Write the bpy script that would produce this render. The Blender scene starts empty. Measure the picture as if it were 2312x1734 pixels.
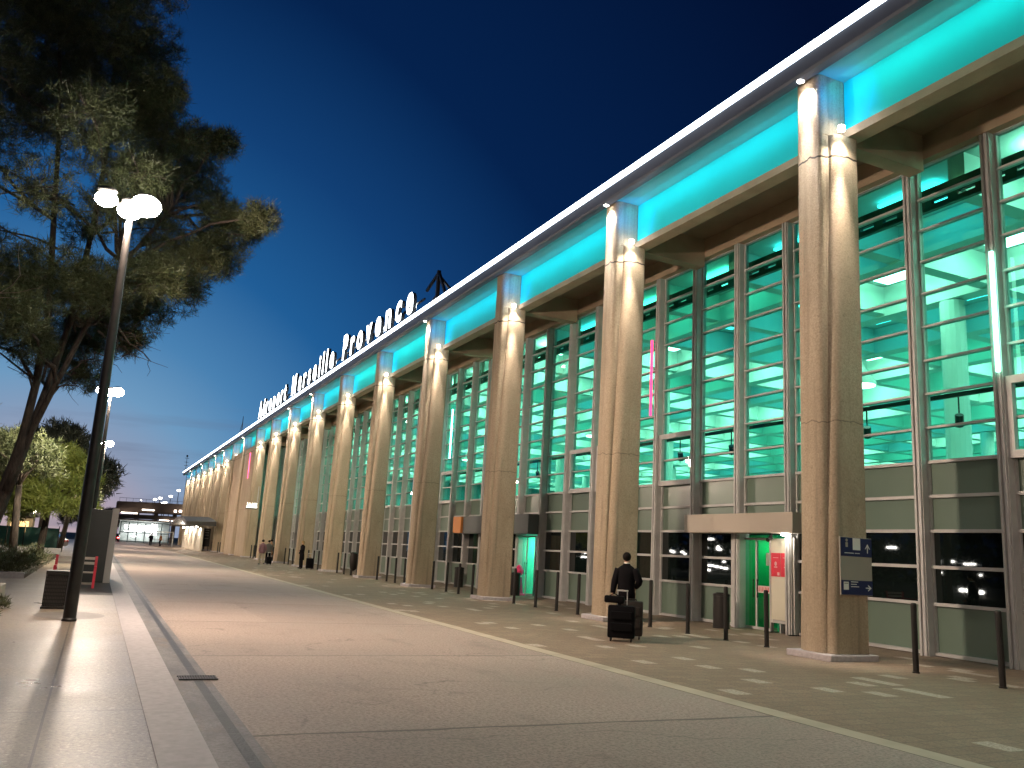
import bpy, bmesh, math, random
import numpy as np
from mathutils import Vector, Matrix

random.seed(7)
RNG = np.random.default_rng(11)
sc = bpy.context.scene
COL = sc.collection
R = math.radians

# ------------------------------------------------------------------ camera
def cam_axes(yaw, pitch, roll):
    f = np.array([math.sin(yaw)*math.cos(pitch), math.cos(yaw)*math.cos(pitch), math.sin(pitch)])
    r = np.array([math.cos(yaw), -math.sin(yaw), 0.0]); u = np.cross(r, f)
    c, s = math.cos(roll), math.sin(roll)
    return c*r+s*u, -s*r+c*u, f
cr, cu, cf = cam_axes(0.4391, 0.1974, 0.0550)
cd = bpy.data.cameras.new('camera'); co = bpy.data.objects.new('camera', cd); COL.objects.link(co)
M = Matrix(((cr[0], cu[0], -cf[0], 0), (cr[1], cu[1], -cf[1], 0), (cr[2], cu[2], -cf[2], 1.65), (0, 0, 0, 1)))
co.matrix_world = M
cd.sensor_width = 36; cd.lens = 1918.8/2312*36; cd.clip_end = 3000; cd.clip_start = 0.05
sc.camera = co

# ------------------------------------------------------------------ view + sampling
sc.view_settings.view_transform = 'Standard'; sc.view_settings.look = 'None'
sc.view_settings.exposure = 0.0; sc.view_settings.gamma = 1.0
sc.render.engine = 'CYCLES'
cy = sc.cycles
cy.use_denoising = True
try: cy.denoiser = 'OPENIMAGEDENOISE'
except Exception: pass
cy.max_bounces = 6; cy.diffuse_bounces = 3; cy.glossy_bounces = 3; cy.transmission_bounces = 4; cy.transparent_max_bounces = 8
cy.sample_clamp_indirect = 6.0; cy.caustics_reflective = False; cy.caustics_refractive = False
cy.use_light_tree = True

# ------------------------------------------------------------------ dusk sky
w = bpy.data.worlds.new('World'); sc.world = w; w.use_nodes = True
nt = w.node_tree; bg = nt.nodes['Background']
def wn(t, **k):
    n = nt.nodes.new(t)
    for a, b in k.items(): setattr(n, a, b)
    return n
tc = wn('ShaderNodeTexCoord')
dot = wn('ShaderNodeVectorMath', operation='DOT_PRODUCT')
az0, el0 = R(-4), R(-4)
nt.links.new(tc.outputs['Generated'], dot.inputs[0])
dot.inputs[1].default_value = (math.sin(az0)*math.cos(el0), math.cos(az0)*math.cos(el0), math.sin(el0))
ac = wn('ShaderNodeMath', operation='ARCCOSINE'); nt.links.new(dot.outputs['Value'], ac.inputs[0])
dv = wn('ShaderNodeMath', operation='DIVIDE'); nt.links.new(ac.outputs[0], dv.inputs[0]); dv.inputs[1].default_value = R(90)
rp = wn('ShaderNodeValToRGB'); nt.links.new(dv.outputs[0], rp.inputs[0])
stops = [(0, (.60, .42, .38)), (7, (.42, .345, .42)), (9.5, (.28, .335, .47)), (13, (.155, .32, .52)), (17, (.068, .22, .44)), (23, (.015, .110, .305)),
         (31, (.006, .050, .175)), (40, (.0016, .0160, .073)), (60, (.0008, .005, .027)), (90, (.0006, .003, .014))]
el = rp.color_ramp.elements
while len(el) < len(stops): el.new(0.5)
for e, (a, c) in zip(el, stops): e.position = a/90; e.color = (*c, 1)
# thin dusk cloud streaks low over the horizon
mp = wn('ShaderNodeMapping'); mp.inputs['Scale'].default_value = (3.0, 3.0, 34.0)
nt.links.new(tc.outputs['Generated'], mp.inputs[0])
ns = wn('ShaderNodeTexNoise'); ns.inputs['Scale'].default_value = 1.6; ns.inputs['Detail'].default_value = 4
nt.links.new(mp.outputs[0], ns.inputs['Vector'])
cr2 = wn('ShaderNodeValToRGB'); nt.links.new(ns.outputs['Fac'], cr2.inputs[0])
cr2.color_ramp.elements[0].position = .56; cr2.color_ramp.elements[1].position = .72
sx = wn('ShaderNodeSeparateXYZ'); nt.links.new(tc.outputs['Generated'], sx.inputs[0])
mr = wn('ShaderNodeMapRange'); nt.links.new(sx.outputs['Z'], mr.inputs['Value'])
mr.inputs['From Min'].default_value = .17; mr.inputs['From Max'].default_value = .09; mr.inputs['To Min'].default_value = 0; mr.inputs['To Max'].default_value = .45
mu = wn('ShaderNodeMath', operation='MULTIPLY'); nt.links.new(cr2.outputs['Color'], mu.inputs[0]); nt.links.new(mr.outputs[0], mu.inputs[1])
mx = wn('ShaderNodeMixRGB'); nt.links.new(mu.outputs[0], mx.inputs[0]); nt.links.new(rp.outputs[0], mx.inputs[1]); mx.inputs[2].default_value = (.13, .16, .25, 1)
# physical twilight glow (sun already below the horizon) added on top
sk = wn('ShaderNodeTexSky', sky_type='NISHITA', sun_disc=False); sk.sun_elevation = R(-5); sk.sun_rotation = R(-4); sk.ozone_density = 6
skm = wn('ShaderNodeMixRGB', blend_type='ADD'); skm.inputs[0].default_value = .04
nt.links.new(mx.outputs[0], skm.inputs[1]); nt.links.new(sk.outputs[0], skm.inputs[2])
nt.links.new(skm.outputs[0], bg.inputs['Color']); bg.inputs['Strength'].default_value = 1.0

# ------------------------------------------------------------------ materials
MAT = {}
def mat(name, color=(.5, .5, .5), rough=.6, metal=0.0, noise=None, bump=None, emit=None, estr=0.0, spec=.5, coat=0.0, coords='Object'):
    """noise=(scale, amount, detail)  bump=(scale, strength, dist)"""
    if name in MAT: return MAT[name]
    m = bpy.data.materials.new(name); m.use_nodes = True; t = m.node_tree; b = t.nodes['Principled BSDF']
    b.inputs['Base Color'].default_value = (*color, 1); b.inputs['Roughness'].default_value = rough; b.inputs['Metallic'].default_value = metal
    b.inputs['Specular IOR Level'].default_value = spec; b.inputs['Coat Weight'].default_value = coat
    if emit: b.inputs['Emission Color'].default_value = (*emit, 1); b.inputs['Emission Strength'].default_value = estr
    if noise or bump: tcn = t.nodes.new('ShaderNodeTexCoord')
    if noise:
        n = t.nodes.new('ShaderNodeTexNoise'); n.inputs['Scale'].default_value = noise[0]; n.inputs['Detail'].default_value = noise[2] if len(noise) > 2 else 5
        t.links.new(tcn.outputs[coords], n.inputs['Vector'])
        r = t.nodes.new('ShaderNodeMapRange'); r.inputs['From Min'].default_value = .25; r.inputs['From Max'].default_value = .75
        r.inputs['To Min'].default_value = 1-noise[1]; r.inputs['To Max'].default_value = 1+noise[1]; t.links.new(n.outputs['Fac'], r.inputs['Value'])
        x = t.nodes.new('ShaderNodeVectorMath'); x.operation = 'SCALE'; x.inputs[0].default_value = color; t.links.new(r.outputs[0], x.inputs['Scale'])
        t.links.new(x.outputs[0], b.inputs['Base Color'])
    if bump:
        n = t.nodes.new('ShaderNodeTexNoise'); n.inputs['Scale'].default_value = bump[0]; n.inputs['Detail'].default_value = 4
        t.links.new(tcn.outputs[coords], n.inputs['Vector'])
        bp = t.nodes.new('ShaderNodeBump'); bp.inputs['Strength'].default_value = bump[1]; bp.inputs['Distance'].default_value = bump[2]
        t.links.new(n.outputs['Fac'], bp.inputs['Height']); t.links.new(bp.outputs[0], b.inputs['Normal'])
    MAT[name] = m
    return m
def nodes_of(m): return m.node_tree, m.node_tree.nodes['Principled BSDF']
def N(t, typ, **k):
    n = t.nodes.new(typ)
    for a, b in k.items(): setattr(n, a, b)
    return n
def mixc(t, fac, a, b, mode='MIX'):
    n = N(t, 'ShaderNodeMixRGB', blend_type=mode)
    for i, v in ((0, fac), (1, a), (2, b)):
        if hasattr(v, 'is_linked') or hasattr(v, 'links'): t.links.new(v, n.inputs[i])
        elif i == 0: n.inputs[0].default_value = v
        else: n.inputs[i].default_value = (*v, 1)
    return n.outputs[0]
def ramp(t, src, pts):
    n = N(t, 'ShaderNodeValToRGB'); e = n.color_ramp.elements
    while len(e) < len(pts): e.new(.5)
    for k, (p, c) in zip(e, pts): k.position = p; k.color = (c, c, c, 1) if not isinstance(c, tuple) else (*c, 1)
    t.links.new(src, n.inputs[0]); return n.outputs[0]
def noise(t, vec, scale, detail=4, rough=.55, dist=0.0):
    n = N(t, 'ShaderNodeTexNoise'); n.inputs['Scale'].default_value = scale; n.inputs['Detail'].default_value = detail
    n.inputs['Roughness'].default_value = rough; n.inputs['Distortion'].default_value = dist; t.links.new(vec, n.inputs['Vector']); return n.outputs['Fac']
def mapping(t, vec, scale=(1, 1, 1), loc=(0, 0, 0)):
    n = N(t, 'ShaderNodeMapping'); n.inputs['Scale'].default_value = scale; n.inputs['Location'].default_value = loc; t.links.new(vec, n.inputs[0]); return n.outputs[0]
def bumpn(t, h, strength, dist):
    n = N(t, 'ShaderNodeBump'); n.inputs['Strength'].default_value = strength; n.inputs['Distance'].default_value = dist; t.links.new(h, n.inputs['Height']); return n.outputs[0]
def math_(t, op, a, b=None):
    n = N(t, 'ShaderNodeMath', operation=op)
    for i, v in enumerate((a, b)):
        if v is None: continue
        if hasattr(v, 'links'): t.links.new(v, n.inputs[i])
        else: n.inputs[i].default_value = v
    return n.outputs[0]

# bush-hammered sandy concrete
def make_concrete():
    m = mat('sandy_concrete', (.40, .32, .23), .85); t, b = nodes_of(m)
    o = N(t, 'ShaderNodeTexCoord').outputs['Object']
    big = noise(t, mapping(t, o, (1, 1, .35)), 1.1, 5); streak = noise(t, mapping(t, o, (5, 5, .22)), 1.0, 4)
    fine = noise(t, o, 26, 6, .7)
    c = mixc(t, ramp(t, big, [(.3, 0.), (.7, 1.)]), (.37, .295, .205), (.51, .42, .305))
    c = mixc(t, ramp(t, streak, [(.52, 0.), (.72, .55)]), c, (.17, .14, .105))
    c = mixc(t, ramp(t, fine, [(.35, .5), (.6, 0.)]), c, (.20, .16, .11))
    pits = ramp(t, noise(t, o, 11, 5, .7), [(.60, 0.), (.72, .55)]); c = mixc(t, pits, c, (.13, .10, .075))
    # casting joints: dark open line where two pours meet
    sz = N(t, 'ShaderNodeSeparateXYZ'); t.links.new(o, sz.inputs[0])
    wob = math_(t, 'MULTIPLY', math_(t, 'SUBTRACT', noise(t, mapping(t, o, (3, 3, 0)), 1.0, 2), .5), .22)
    zz = math_(t, 'ADD', sz.outputs['Z'], wob)
    j1 = math_(t, 'LESS_THAN', math_(t, 'ABSOLUTE', math_(t, 'SUBTRACT', zz, 10.34)), .022)
    j2 = math_(t, 'MULTIPLY', math_(t, 'LESS_THAN', math_(t, 'ABSOLUTE', math_(t, 'SUBTRACT', zz, 4.6)), .012), .45)
    c = mixc(t, math_(t, 'MAXIMUM', j1, j2), c, (.03, .025, .02))
    t.links.new(c, b.inputs['Base Color'])
    t.links.new(bumpn(t, math_(t, 'ADD', fine, math_(t, 'MULTIPLY', noise(t, o, 60, 3), .5)), .65, .03), b.inputs['Normal'])
make_concrete()
def make_road():
    m = mat('road_concrete', (.3, .26, .22), .62); t, b = nodes_of(m)
    o = N(t, 'ShaderNodeTexCoord').outputs['Object']
    big = noise(t, o, .35, 6, .6, .6); mid = noise(t, mapping(t, o, (1.1, .45, 1)), 1.0, 7, .65, .3); fine = noise(t, o, 26, 6, .8)
    c = mixc(t, ramp(t, big, [(.3, 0.), (.68, 1.)]), (.33, .26, .224), (.42, .34, .30))
    c = mixc(t, ramp(t, mid, [(.56, 0.), (.72, .6)]), c, (.185, .155, .13))
    c = mixc(t, ramp(t, fine, [(.40, .75), (.56, 0.)]), c, (.13, .11, .095))
    # slabs poured at different times: each its own tone
    bk = N(t, 'ShaderNodeTexBrick', offset=.5); bk.inputs['Scale'].default_value = 1; bk.inputs['Brick Width'].default_value = 3.12; bk.inputs['Row Height'].default_value = 5.3; bk.inputs['Mortar Size'].default_value = 0
    bk.inputs['Color1'].default_value = (.92, .915, .91, 1); bk.inputs['Color2'].default_value = (1.06, 1.06, 1.06, 1); t.links.new(mapping(t, o, (1, 1, 1), (-1.9, 2.65, 0)), bk.inputs['Vector'])
    c = mixc(t, 1.0, c, bk.outputs['Color'], 'MULTIPLY')
    # wandering cracks and pour joints
    v = N(t, 'ShaderNodeTexVoronoi', feature='DISTANCE_TO_EDGE'); v.inputs['Scale'].default_value = 1.0
    wv = N(t, 'ShaderNodeVectorMath', operation='ADD'); t.links.new(mapping(t, o, (.16, .42, 1), (3.1, 1.7, 0)), wv.inputs[0])
    nn = N(t, 'ShaderNodeTexNoise'); nn.inputs['Scale'].default_value = .9; nn.inputs['Detail'].default_value = 5; t.links.new(o, nn.inputs['Vector'])
    sc_ = N(t, 'ShaderNodeVectorMath', operation='SCALE'); t.links.new(nn.outputs['Color'], sc_.inputs[0]); sc_.inputs['Scale'].default_value = .5
    t.links.new(sc_.outputs[0], wv.inputs[1]); t.links.new(wv.outputs[0], v.inputs['Vector'])
    crack = ramp(t, v.outputs['Distance'], [(.0, .7), (.008, 0.)])
    gate = ramp(t, noise(t, o, .6, 3), [(.46, 0.), (.60, 1.)])
    c = mixc(t, math_(t, 'MULTIPLY', crack, gate), c, (.07, .06, .05))
    sy = N(t, 'ShaderNodeSeparateXYZ'); t.links.new(o, sy.inputs[0])
    fr = math_(t, 'FRACT', math_(t, 'MULTIPLY', math_(t, 'ADD', sy.outputs['Y'], math_(t, 'MULTIPLY', nn.outputs['Fac'], .12)), 1/5.3))
    jl = math_(t, 'LESS_THAN', math_(t, 'ABSOLUTE', math_(t, 'SUBTRACT', fr, .5)), math_(t, 'MULTIPLY', nn.outputs['Fac'], .011))
    c = mixc(t, math_(t, 'MULTIPLY', jl, .8), c, (.08, .07, .06))
    t.links.new(c, b.inputs['Base Color'])
    t.links.new(ramp(t, big, [(.3, .5), (.7, .72)]), b.inputs['Roughness'])
    t.links.new(bumpn(t, math_(t, 'ADD', fine, mid), .25, .01), b.inputs['Normal'])
make_road()
def gutter_mat():
    m = mat('gutter_concrete', (.2, .18, .17), .5); t, b = nodes_of(m); o = N(t, 'ShaderNodeTexCoord').outputs['Object']
    st = noise(t, mapping(t, o, (1.6, .6, 1)), 1.1, 7, .7, .5); fine = noise(t, o, 28, 6, .8); rust = noise(t, mapping(t, o, (2.2, .8, 1), (5, 2, 0)), .9, 5, .6)
    c = mixc(t, ramp(t, st, [(.38, 0.), (.62, 1.)]), (.10, .10, .105), (.24, .225, .215))
    c = mixc(t, ramp(t, rust, [(.54, 0.), (.68, .7)]), c, (.20, .14, .09)); c = mixc(t, ramp(t, fine, [(.40, .7), (.56, 0.)]), c, (.07, .06, .055))
    t.links.new(c, b.inputs['Base Color']); t.links.new(bumpn(t, fine, .3, .008), b.inputs['Normal']); return m
def make_pavement():
    m = mat('pavement_concrete', (.45, .4, .33), .4); t, b = nodes_of(m)
    o = N(t, 'ShaderNodeTexCoord').outputs['Object']
    fine = noise(t, o, 30, 6, .8); big = noise(t, o, .8, 5, .6); sp = noise(t, o, 24, 4, .7)
    c = mixc(t, ramp(t, big, [(.3, 0.), (.7, 1.)]), (.25, .20, .152), (.35, .29, .22))
    c = mixc(t, ramp(t, fine, [(.40, .8), (.54, 0.)]), c, (.11, .09, .07))
    c = mixc(t, ramp(t, sp, [(.58, 0.), (.66, .7)]), c, (.55, .50, .42))
    sy = N(t, 'ShaderNodeSeparateXYZ'); t.links.new(o, sy.inputs[0])
    fr = math_(t, 'FRACT', math_(t, 'MULTIPLY', math_(t, 'ADD', sy.outputs['Y'], 1.9), 1/4.4))
    jl = math_(t, 'LESS_THAN', math_(t, 'ABSOLUTE', math_(t, 'SUBTRACT', fr, .5)), .0022)
    jx = math_(t, 'LESS_THAN', math_(t, 'ABSOLUTE', math_(t, 'ADD', sy.outputs['X'], .2)), .011)
    c = mixc(t, math_(t, 'MULTIPLY', math_(t, 'MAXIMUM', jl, jx), .85), c, (.06, .05, .04))
    t.links.new(c, b.inputs['Base Color'])
    t.links.new(ramp(t, big, [(.3, .27), (.7, .40)]), b.inputs['Roughness'])
    t.links.new(bumpn(t, fine, .35, .006), b.inputs['Normal'])
make_pavement()
def make_pavers():
    m = mat('forecourt_pavers', (.2, .17, .13), .7); t, b = nodes_of(m)
    o = N(t, 'ShaderNodeTexCoord').outputs['Object']
    br = N(t, 'ShaderNodeTexBrick', offset=.5); br.inputs['Scale'].default_value = 1.0; br.inputs['Brick Width'].default_value = .42; br.inputs['Row Height'].default_value = .28
    br.inputs['Mortar Size'].default_value = .010; br.inputs['Color1'].default_value = (.30, .215, .148, 1); br.inputs['Color2'].default_value = (.235, .166, .113, 1); br.inputs['Mortar'].default_value = (.14, .115, .085, 1)
    t.links.new(o, br.inputs['Vector'])
    # pale setts dropped into some cells of the pattern
    s = N(t, 'ShaderNodeSeparateXYZ'); t.links.new(mapping(t, o, (1/.28, 1/.42, 1)), s.inputs[0])
    row = math_(t, 'FLOOR', s.outputs['X'])
    yy = math_(t, 'ADD', s.outputs['Y'], math_(t, 'MULTIPLY', math_(t, 'MODULO', row, 2.0), .5))
    cb = N(t, 'ShaderNodeCombineXYZ'); t.links.new(row, cb.inputs[0]); t.links.new(math_(t, 'FLOOR', yy), cb.inputs[1])
    wnz = N(t, 'ShaderNodeTexWhiteNoise', noise_dimensions='2D'); t.links.new(cb.outputs[0], wnz.inputs['Vector'])
    pale = math_(t, 'MULTIPLY', math_(t, 'GREATER_THAN', wnz.outputs['Value'], .945), .75)
    big = noise(t, o, .5, 5)
    c = mixc(t, ramp(t, big, [(.35, 0.), (.7, .45)]), br.outputs['Color'], (.18, .13, .09))
    c = mixc(t, pale, c, (.56, .49, .41))
    fine = noise(t, o, 30, 6, .8)
    c = mixc(t, ramp(t, fine, [(.40, .7), (.56, 0.)]), c, (.11, .085, .06))
    t.links.new(c, b.inputs['Base Color']); t.links.new(bumpn(t, math_(t, 'ADD', math_(t, 'MULTIPLY', br.outputs['Fac'], -.6), fine), .4, .008), b.inputs['Normal'])
make_pavers()
def make_glass():
    m = mat('clear_green_glass'); t = m.node_tree; t.nodes.clear()
    out = N(t, 'ShaderNodeOutputMaterial'); tr = N(t, 'ShaderNodeBsdfTransparent'); tr.inputs[0].default_value = (.55, .86, .75, 1)
    gl = N(t, 'ShaderNodeBsdfGlossy'); gl.inputs['Roughness'].default_value = .015; gl.inputs['Color'].default_value = (.9, 1, .95, 1)
    fr = N(t, 'ShaderNodeFresnel'); fr.inputs['IOR'].default_value = 1.5
    geo = N(t, 'ShaderNodeNewGeometry'); mxs = N(t, 'ShaderNodeMixShader'); t.links.new(math_(t, 'MULTIPLY', fr.outputs[0], math_(t, 'SUBTRACT', 1.0, geo.outputs['Backfacing'])), mxs.inputs[0]); t.links.new(tr.outputs[0], mxs.inputs[1]); t.links.new(gl.outputs[0], mxs.inputs[2]); t.links.new(mxs.outputs[0], out.inputs[0])
make_glass()
CONC = MAT['sandy_concrete']
def bark():
    m = mat('pine_bark', (.1, .07, .055), .9); t, b = nodes_of(m); o = N(t, 'ShaderNodeTexCoord').outputs['Object']
    n = noise(t, mapping(t, o, (6, 6, 1.3)), 1.6, 6, .7)
    t.links.new(mixc(t, ramp(t, n, [(.35, 0.), (.65, 1.)]), (.018, .014, .012), (.085, .062, .05)), b.inputs['Base Color']); t.links.new(bumpn(t, n, .8, .05), b.inputs['Normal'])
    return m
BARK = bark()
def leafmat(name, a, b_, scale=1.3):
    m = mat(name, a, .55); t, b = nodes_of(m); o = N(t, 'ShaderNodeTexCoord').outputs['Object']
    t.links.new(mixc(t, ramp(t, noise(t, o, scale, 4), [(.3, 0.), (.7, 1.)]), a, b_), b.inputs['Base Color'])
    b.inputs['Specular IOR Level'].default_value = .4
    return m
NEEDLE = leafmat('pine_needles', (.030, .042, .016), (.075, .085, .035), .8)
YPINE = leafmat('lit_pine_needles', (.10, .135, .025), (.21, .24, .05), 1.2)  # needle colour raised in place of lamp light on these crowns
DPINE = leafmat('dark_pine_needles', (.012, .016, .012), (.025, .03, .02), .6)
SHRUB = leafmat('shrub_leaves', (.06, .075, .03), (.11, .12, .06), 3)
DRY = leafmat('dry_leaves', (.38, .30, .22), (.5, .4, .3), 4)
TWIG = mat('pale_twig', (.34, .26, .22), .7)
ALU = mat('grey_aluminium', (.48, .475, .47), .5, .15, noise=(3, .12))
DARKMETAL = mat('dark_painted_metal', (.018, .016, .015), .45, .3, noise=(8, .2))
POLE = mat('anthracite_pole', (.045, .043, .043), .4, .5, noise=(5, .2))
FROST = mat('frosted_spandrel', (.13, .185, .145), .28, noise=(.5, .10), spec=.6)
DARKGLASS = mat('dark_mirror_glass', (.006, .010, .009), .02, spec=.7)
FASC = mat('fascia_metal', (.085, .105, .15), .5, .1, noise=(1.5, .12))
WHITE_LED = mat('white_led', (.9, .9, .9), emit=(.80, .90, 1.0), estr=10)
SIGN_LED = mat('sign_letter_light', (.9, .9, .9), emit=(.9, .97, 1.0), estr=7)
SIGN_SIDE = mat('sign_letter_side', (.08, .09, .1), .5, .3)
WARM_LED = mat('warm_lamp', (.9, .9, .9), emit=(1, .93, .82), estr=40)
LAMP_HEAD = mat('street_lamp_led', (.9, .9, .9), emit=(1, .90, .76), estr=160)
NICHE = mat('niche_panel_led_tint', (.015, .60, .66), .55, noise=(.35, .10), bump=(2.2, .1, .02))  # cyan of the LED wash is put into the panel colour
NSOFF = mat('niche_soffit_led_tint', (.16, .50, .54), .6, noise=(.6, .1))  # soffit colour carries the cyan LED glow as well
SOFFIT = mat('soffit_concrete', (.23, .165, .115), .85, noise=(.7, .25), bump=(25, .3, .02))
HALL = mat('hall_concrete', (.62, .74, .70), .7, noise=(.3, .08))
TEAL = mat('hall_teal_wall', (.12, .46, .50), .6, noise=(.12, .25))
DGREEN = mat('dark_green_steel', (.025, .055, .04), .5, .2)
RED = mat('red_lacquer', (.62, .03, .06), .4, coat=.2, noise=(6, .08))
PINK = mat('pink_plastic', (.80, .03, .16), .45, noise=(5, .06))
WHITEP = mat('white_paint', (.72, .70, .65), .5, noise=(3, .05))
SLAT = mat('pale_slat', (.55, .50, .45), .5, .2, noise=(4, .1))
DGREY = mat('totem_grey', (.035, .04, .04), .35, noise=(1.2, .15))
STONE = mat('pale_kerb_stone', (.40, .375, .39), .6, noise=(14, .16, 8), bump=(80, .2, .004))
BLUE = mat('sign_blue', (.012, .022, .085), .35)
SIGNGREY = mat('sign_grey', (.33, .31, .27), .4, noise=(2, .06))
SIGNWHITE = mat('sign_marking_white', (.7, .7, .68), .5)
SUIT = mat('black_suit_cloth', (.004, .0035, .005), .9, spec=.15, bump=(60, .3, .003))
SKIN = mat('skin', (.42, .24, .17), .55, noise=(12, .08))
HAIR = mat('dark_hair', (.008, .006, .005), .8, spec=.15, bump=(50, .5, .006))
BLOND = mat('blond_hair', (.32, .20, .08), .6, bump=(50, .5, .006))
CASE = mat('black_suitcase_fabric', (.004, .004, .005), .85, spec=.1, bump=(120, .3, .002))
CASE2 = mat('brown_black_suitcase', (.016, .012, .010), .6, spec=.3, bump=(120, .3, .002))
GRASSY = mat('bed_soil', (.12, .10, .065), .95, noise=(1.5, .35), bump=(10, .6, .05))

# ------------------------------------------------------------------ mesh builder
class MB:
    def __init__(s): s.v = []; s.f = []; s.mi = []
    def add(s, v, f, mi=0):
        b = len(s.v); s.v += [tuple(map(float, p)) for p in v]; s.f += [tuple(i+b for i in q) for q in f]; s.mi += [mi]*len(f); return s
    def box(s, x0, x1, y0, y1, z0, z1, mi=0):
        if x0 > x1: x0, x1 = x1, x0
        if y0 > y1: y0, y1 = y1, y0
        if z0 > z1: z0, z1 = z1, z0
        return s.add([(x0, y0, z0), (x1, y0, z0), (x1, y1, z0), (x0, y1, z0), (x0, y0, z1), (x1, y0, z1), (x1, y1, z1), (x0, y1, z1)],
                     [(0, 3, 2, 1), (4, 5, 6, 7), (0, 1, 5, 4), (1, 2, 6, 5), (2, 3, 7, 6), (3, 0, 4, 7)], mi)
    def cbox(s, x0, x1, y0, y1, z0, z1, c=.02, mi=0):
        """box with all edges chamfered"""
        bm = bmesh.new(); bmesh.ops.create_cube(bm, size=1)
        for v in bm.verts: v.co = ((x0+x1)/2+v.co.x*(x1-x0), (y0+y1)/2+v.co.y*(y1-y0), (z0+z1)/2+v.co.z*(z1-z0))
        bmesh.ops.bevel(bm, geom=bm.edges[:], offset=c, segments=2, profile=.6, affect='EDGES')
        bm.verts.index_update(); s.add([v.co[:] for v in bm.verts], [[v.index for v in f.verts] for f in bm.faces], mi); bm.free(); return s
    def obox(s, p, q, w_, h_, mi=0):
        """square bar from p to q"""
        p, q = Vector(p), Vector(q); d = (q-p).normalized(); up = Vector((0, 0, 1)) if abs(d.z) < .95 else Vector((0, 1, 0))
        a = d.cross(up).normalized()*(w_/2); b = d.cross(a).normalized()*(h_/2)
        return s.add([p-a-b, p+a-b, p+a+b, p-a+b, q-a-b, q+a-b, q+a+b, q-a+b], [(0, 1, 2, 3), (7, 6, 5, 4), (0, 4, 5, 1), (1, 5, 6, 2), (2, 6, 7, 3), (3, 7, 4, 0)], mi)
    def tube(s, pts, rad, n=8, cap=True, mi=0):
        pts = [Vector(p) for p in pts]; k = len(pts)
        if not hasattr(rad, '__len__'): rad = [rad]*k
        V = []; prev = None
        for i, p in enumerate(pts):
            d = (pts[min(i+1, k-1)]-pts[max(i-1, 0)])
            d = d.normalized() if d.length > 1e-9 else Vector((0, 0, 1))
            if prev is None:
                a = d.cross(Vector((0, 0, 1)) if abs(d.z) < .9 else Vector((1, 0, 0))).normalized()
            else:
                a = (prev-d*prev.dot(d)); a = a.normalized() if a.length > 1e-6 else d.orthogonal().normalized()
            prev = a; b = d.cross(a)
            for j in range(n):
                an = 2*math.pi*j/n; V.append(p+(a*math.cos(an)+b*math.sin(an))*rad[i])
        F = [(i*n+j, i*n+(j+1) % n, (i+1)*n+(j+1) % n, (i+1)*n+j) for i in range(k-1) for j in range(n)]
        if cap: F += [tuple(range(n-1, -1, -1)), tuple((k-1)*n+j for j in range(n))]
        return s.add(V, F, mi)
    def lathe(s, prof, c=(0, 0, 0), n=20, mi=0):
        V = [(c[0]+r*math.cos(2*math.pi*j/n), c[1]+r*math.sin(2*math.pi*j/n), c[2]+z) for r, z in prof for j in range(n)]; k = len(prof)
        F = [(i*n+j, i*n+(j+1) % n, (i+1)*n+(j+1) % n, (i+1)*n+j) for i in range(k-1) for j in range(n)]
        F += [tuple(range(n-1, -1, -1)), tuple((k-1)*n+j for j in range(n))]
        return s.add(V, F, mi)
    def loft(s, rings, mi=0, caps=True):
        n = len(rings[0]); V = [p for r in rings for p in r]
        F = [(i*n+j, i*n+(j+1) % n, (i+1)*n+(j+1) % n, (i+1)*n+j) for i in range(len(rings)-1) for j in range(n)]
        if caps: F += [tuple(range(n-1, -1, -1)), tuple((len(rings)-1)*n+j for j in range(n))]
        return s.add(V, F, mi)
    def ball(s, c, r, n=12, m=8, sq=(1, 1, 1), mi=0):
        V = [(c[0], c[1], c[2]-r*sq[2])]; F = []
        for i in range(1, m):
            ph = -math.pi/2+math.pi*i/m
            for j in range(n):
                th = 2*math.pi*j/n; V.append((c[0]+r*sq[0]*math.cos(ph)*math.cos(th), c[1]+r*sq[1]*math.cos(ph)*math.sin(th), c[2]+r*sq[2]*math.sin(ph)))
        V.append((c[0], c[1], c[2]+r*sq[2])); L = len(V)-1
        F += [(0, 1+(j+1) % n, 1+j) for j in range(n)]
        for i in range(m-2): F += [(1+i*n+j, 1+i*n+(j+1) % n, 1+(i+1)*n+(j+1) % n, 1+(i+1)*n+j) for j in range(n)]
        F += [(1+(m-2)*n+j, 1+(m-2)*n+(j+1) % n, L) for j in range(n)]
        return s.add(V, F, mi)

def wloc(o):
    p = Vector((0, 0, 0))
    while o is not None: p = p+o.location; o = o.parent
    return p
def link_mesh(name, me, parent=None):
    o = bpy.data.objects.new(name, me); COL.objects.link(o)
    if parent: o.parent = parent
    return o
def build(name, mb, m, parent=None, world=True, smooth=False):
    """one mesh object; vertices given in world space are moved into the parent's frame"""
    me = bpy.data.meshes.new(name); off = wloc(parent) if (parent and world) else Vector((0, 0, 0))
    me.from_pydata([(x-off.x, y-off.y, z-off.z) for x, y, z in mb.v], [], mb.f)
    for k in (m if isinstance(m, (list, tuple)) else [m]): me.materials.append(k)
    if any(mb.mi): me.polygons.foreach_set('material_index', mb.mi)
    if smooth: me.polygons.foreach_set('use_smooth', [True]*len(me.polygons))
    me.update()
    return link_mesh(name, me, parent)
def smooth_by_angle(o, deg=35):
    me = o.data; bm = bmesh.new(); bm.from_mesh(me)
    for f in bm.faces: f.smooth = True
    for e in bm.edges: e.smooth = len(e.link_faces) == 2 and e.calc_face_angle(0) < R(deg)
    bm.to_mesh(me); bm.free()
def tag(o, label=None, cat=None, group=None, kind=None):
    if label: o['label'] = label
    if cat: o['category'] = cat
    if group: o['group'] = group
    if kind: o['kind'] = kind
    return o
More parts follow.
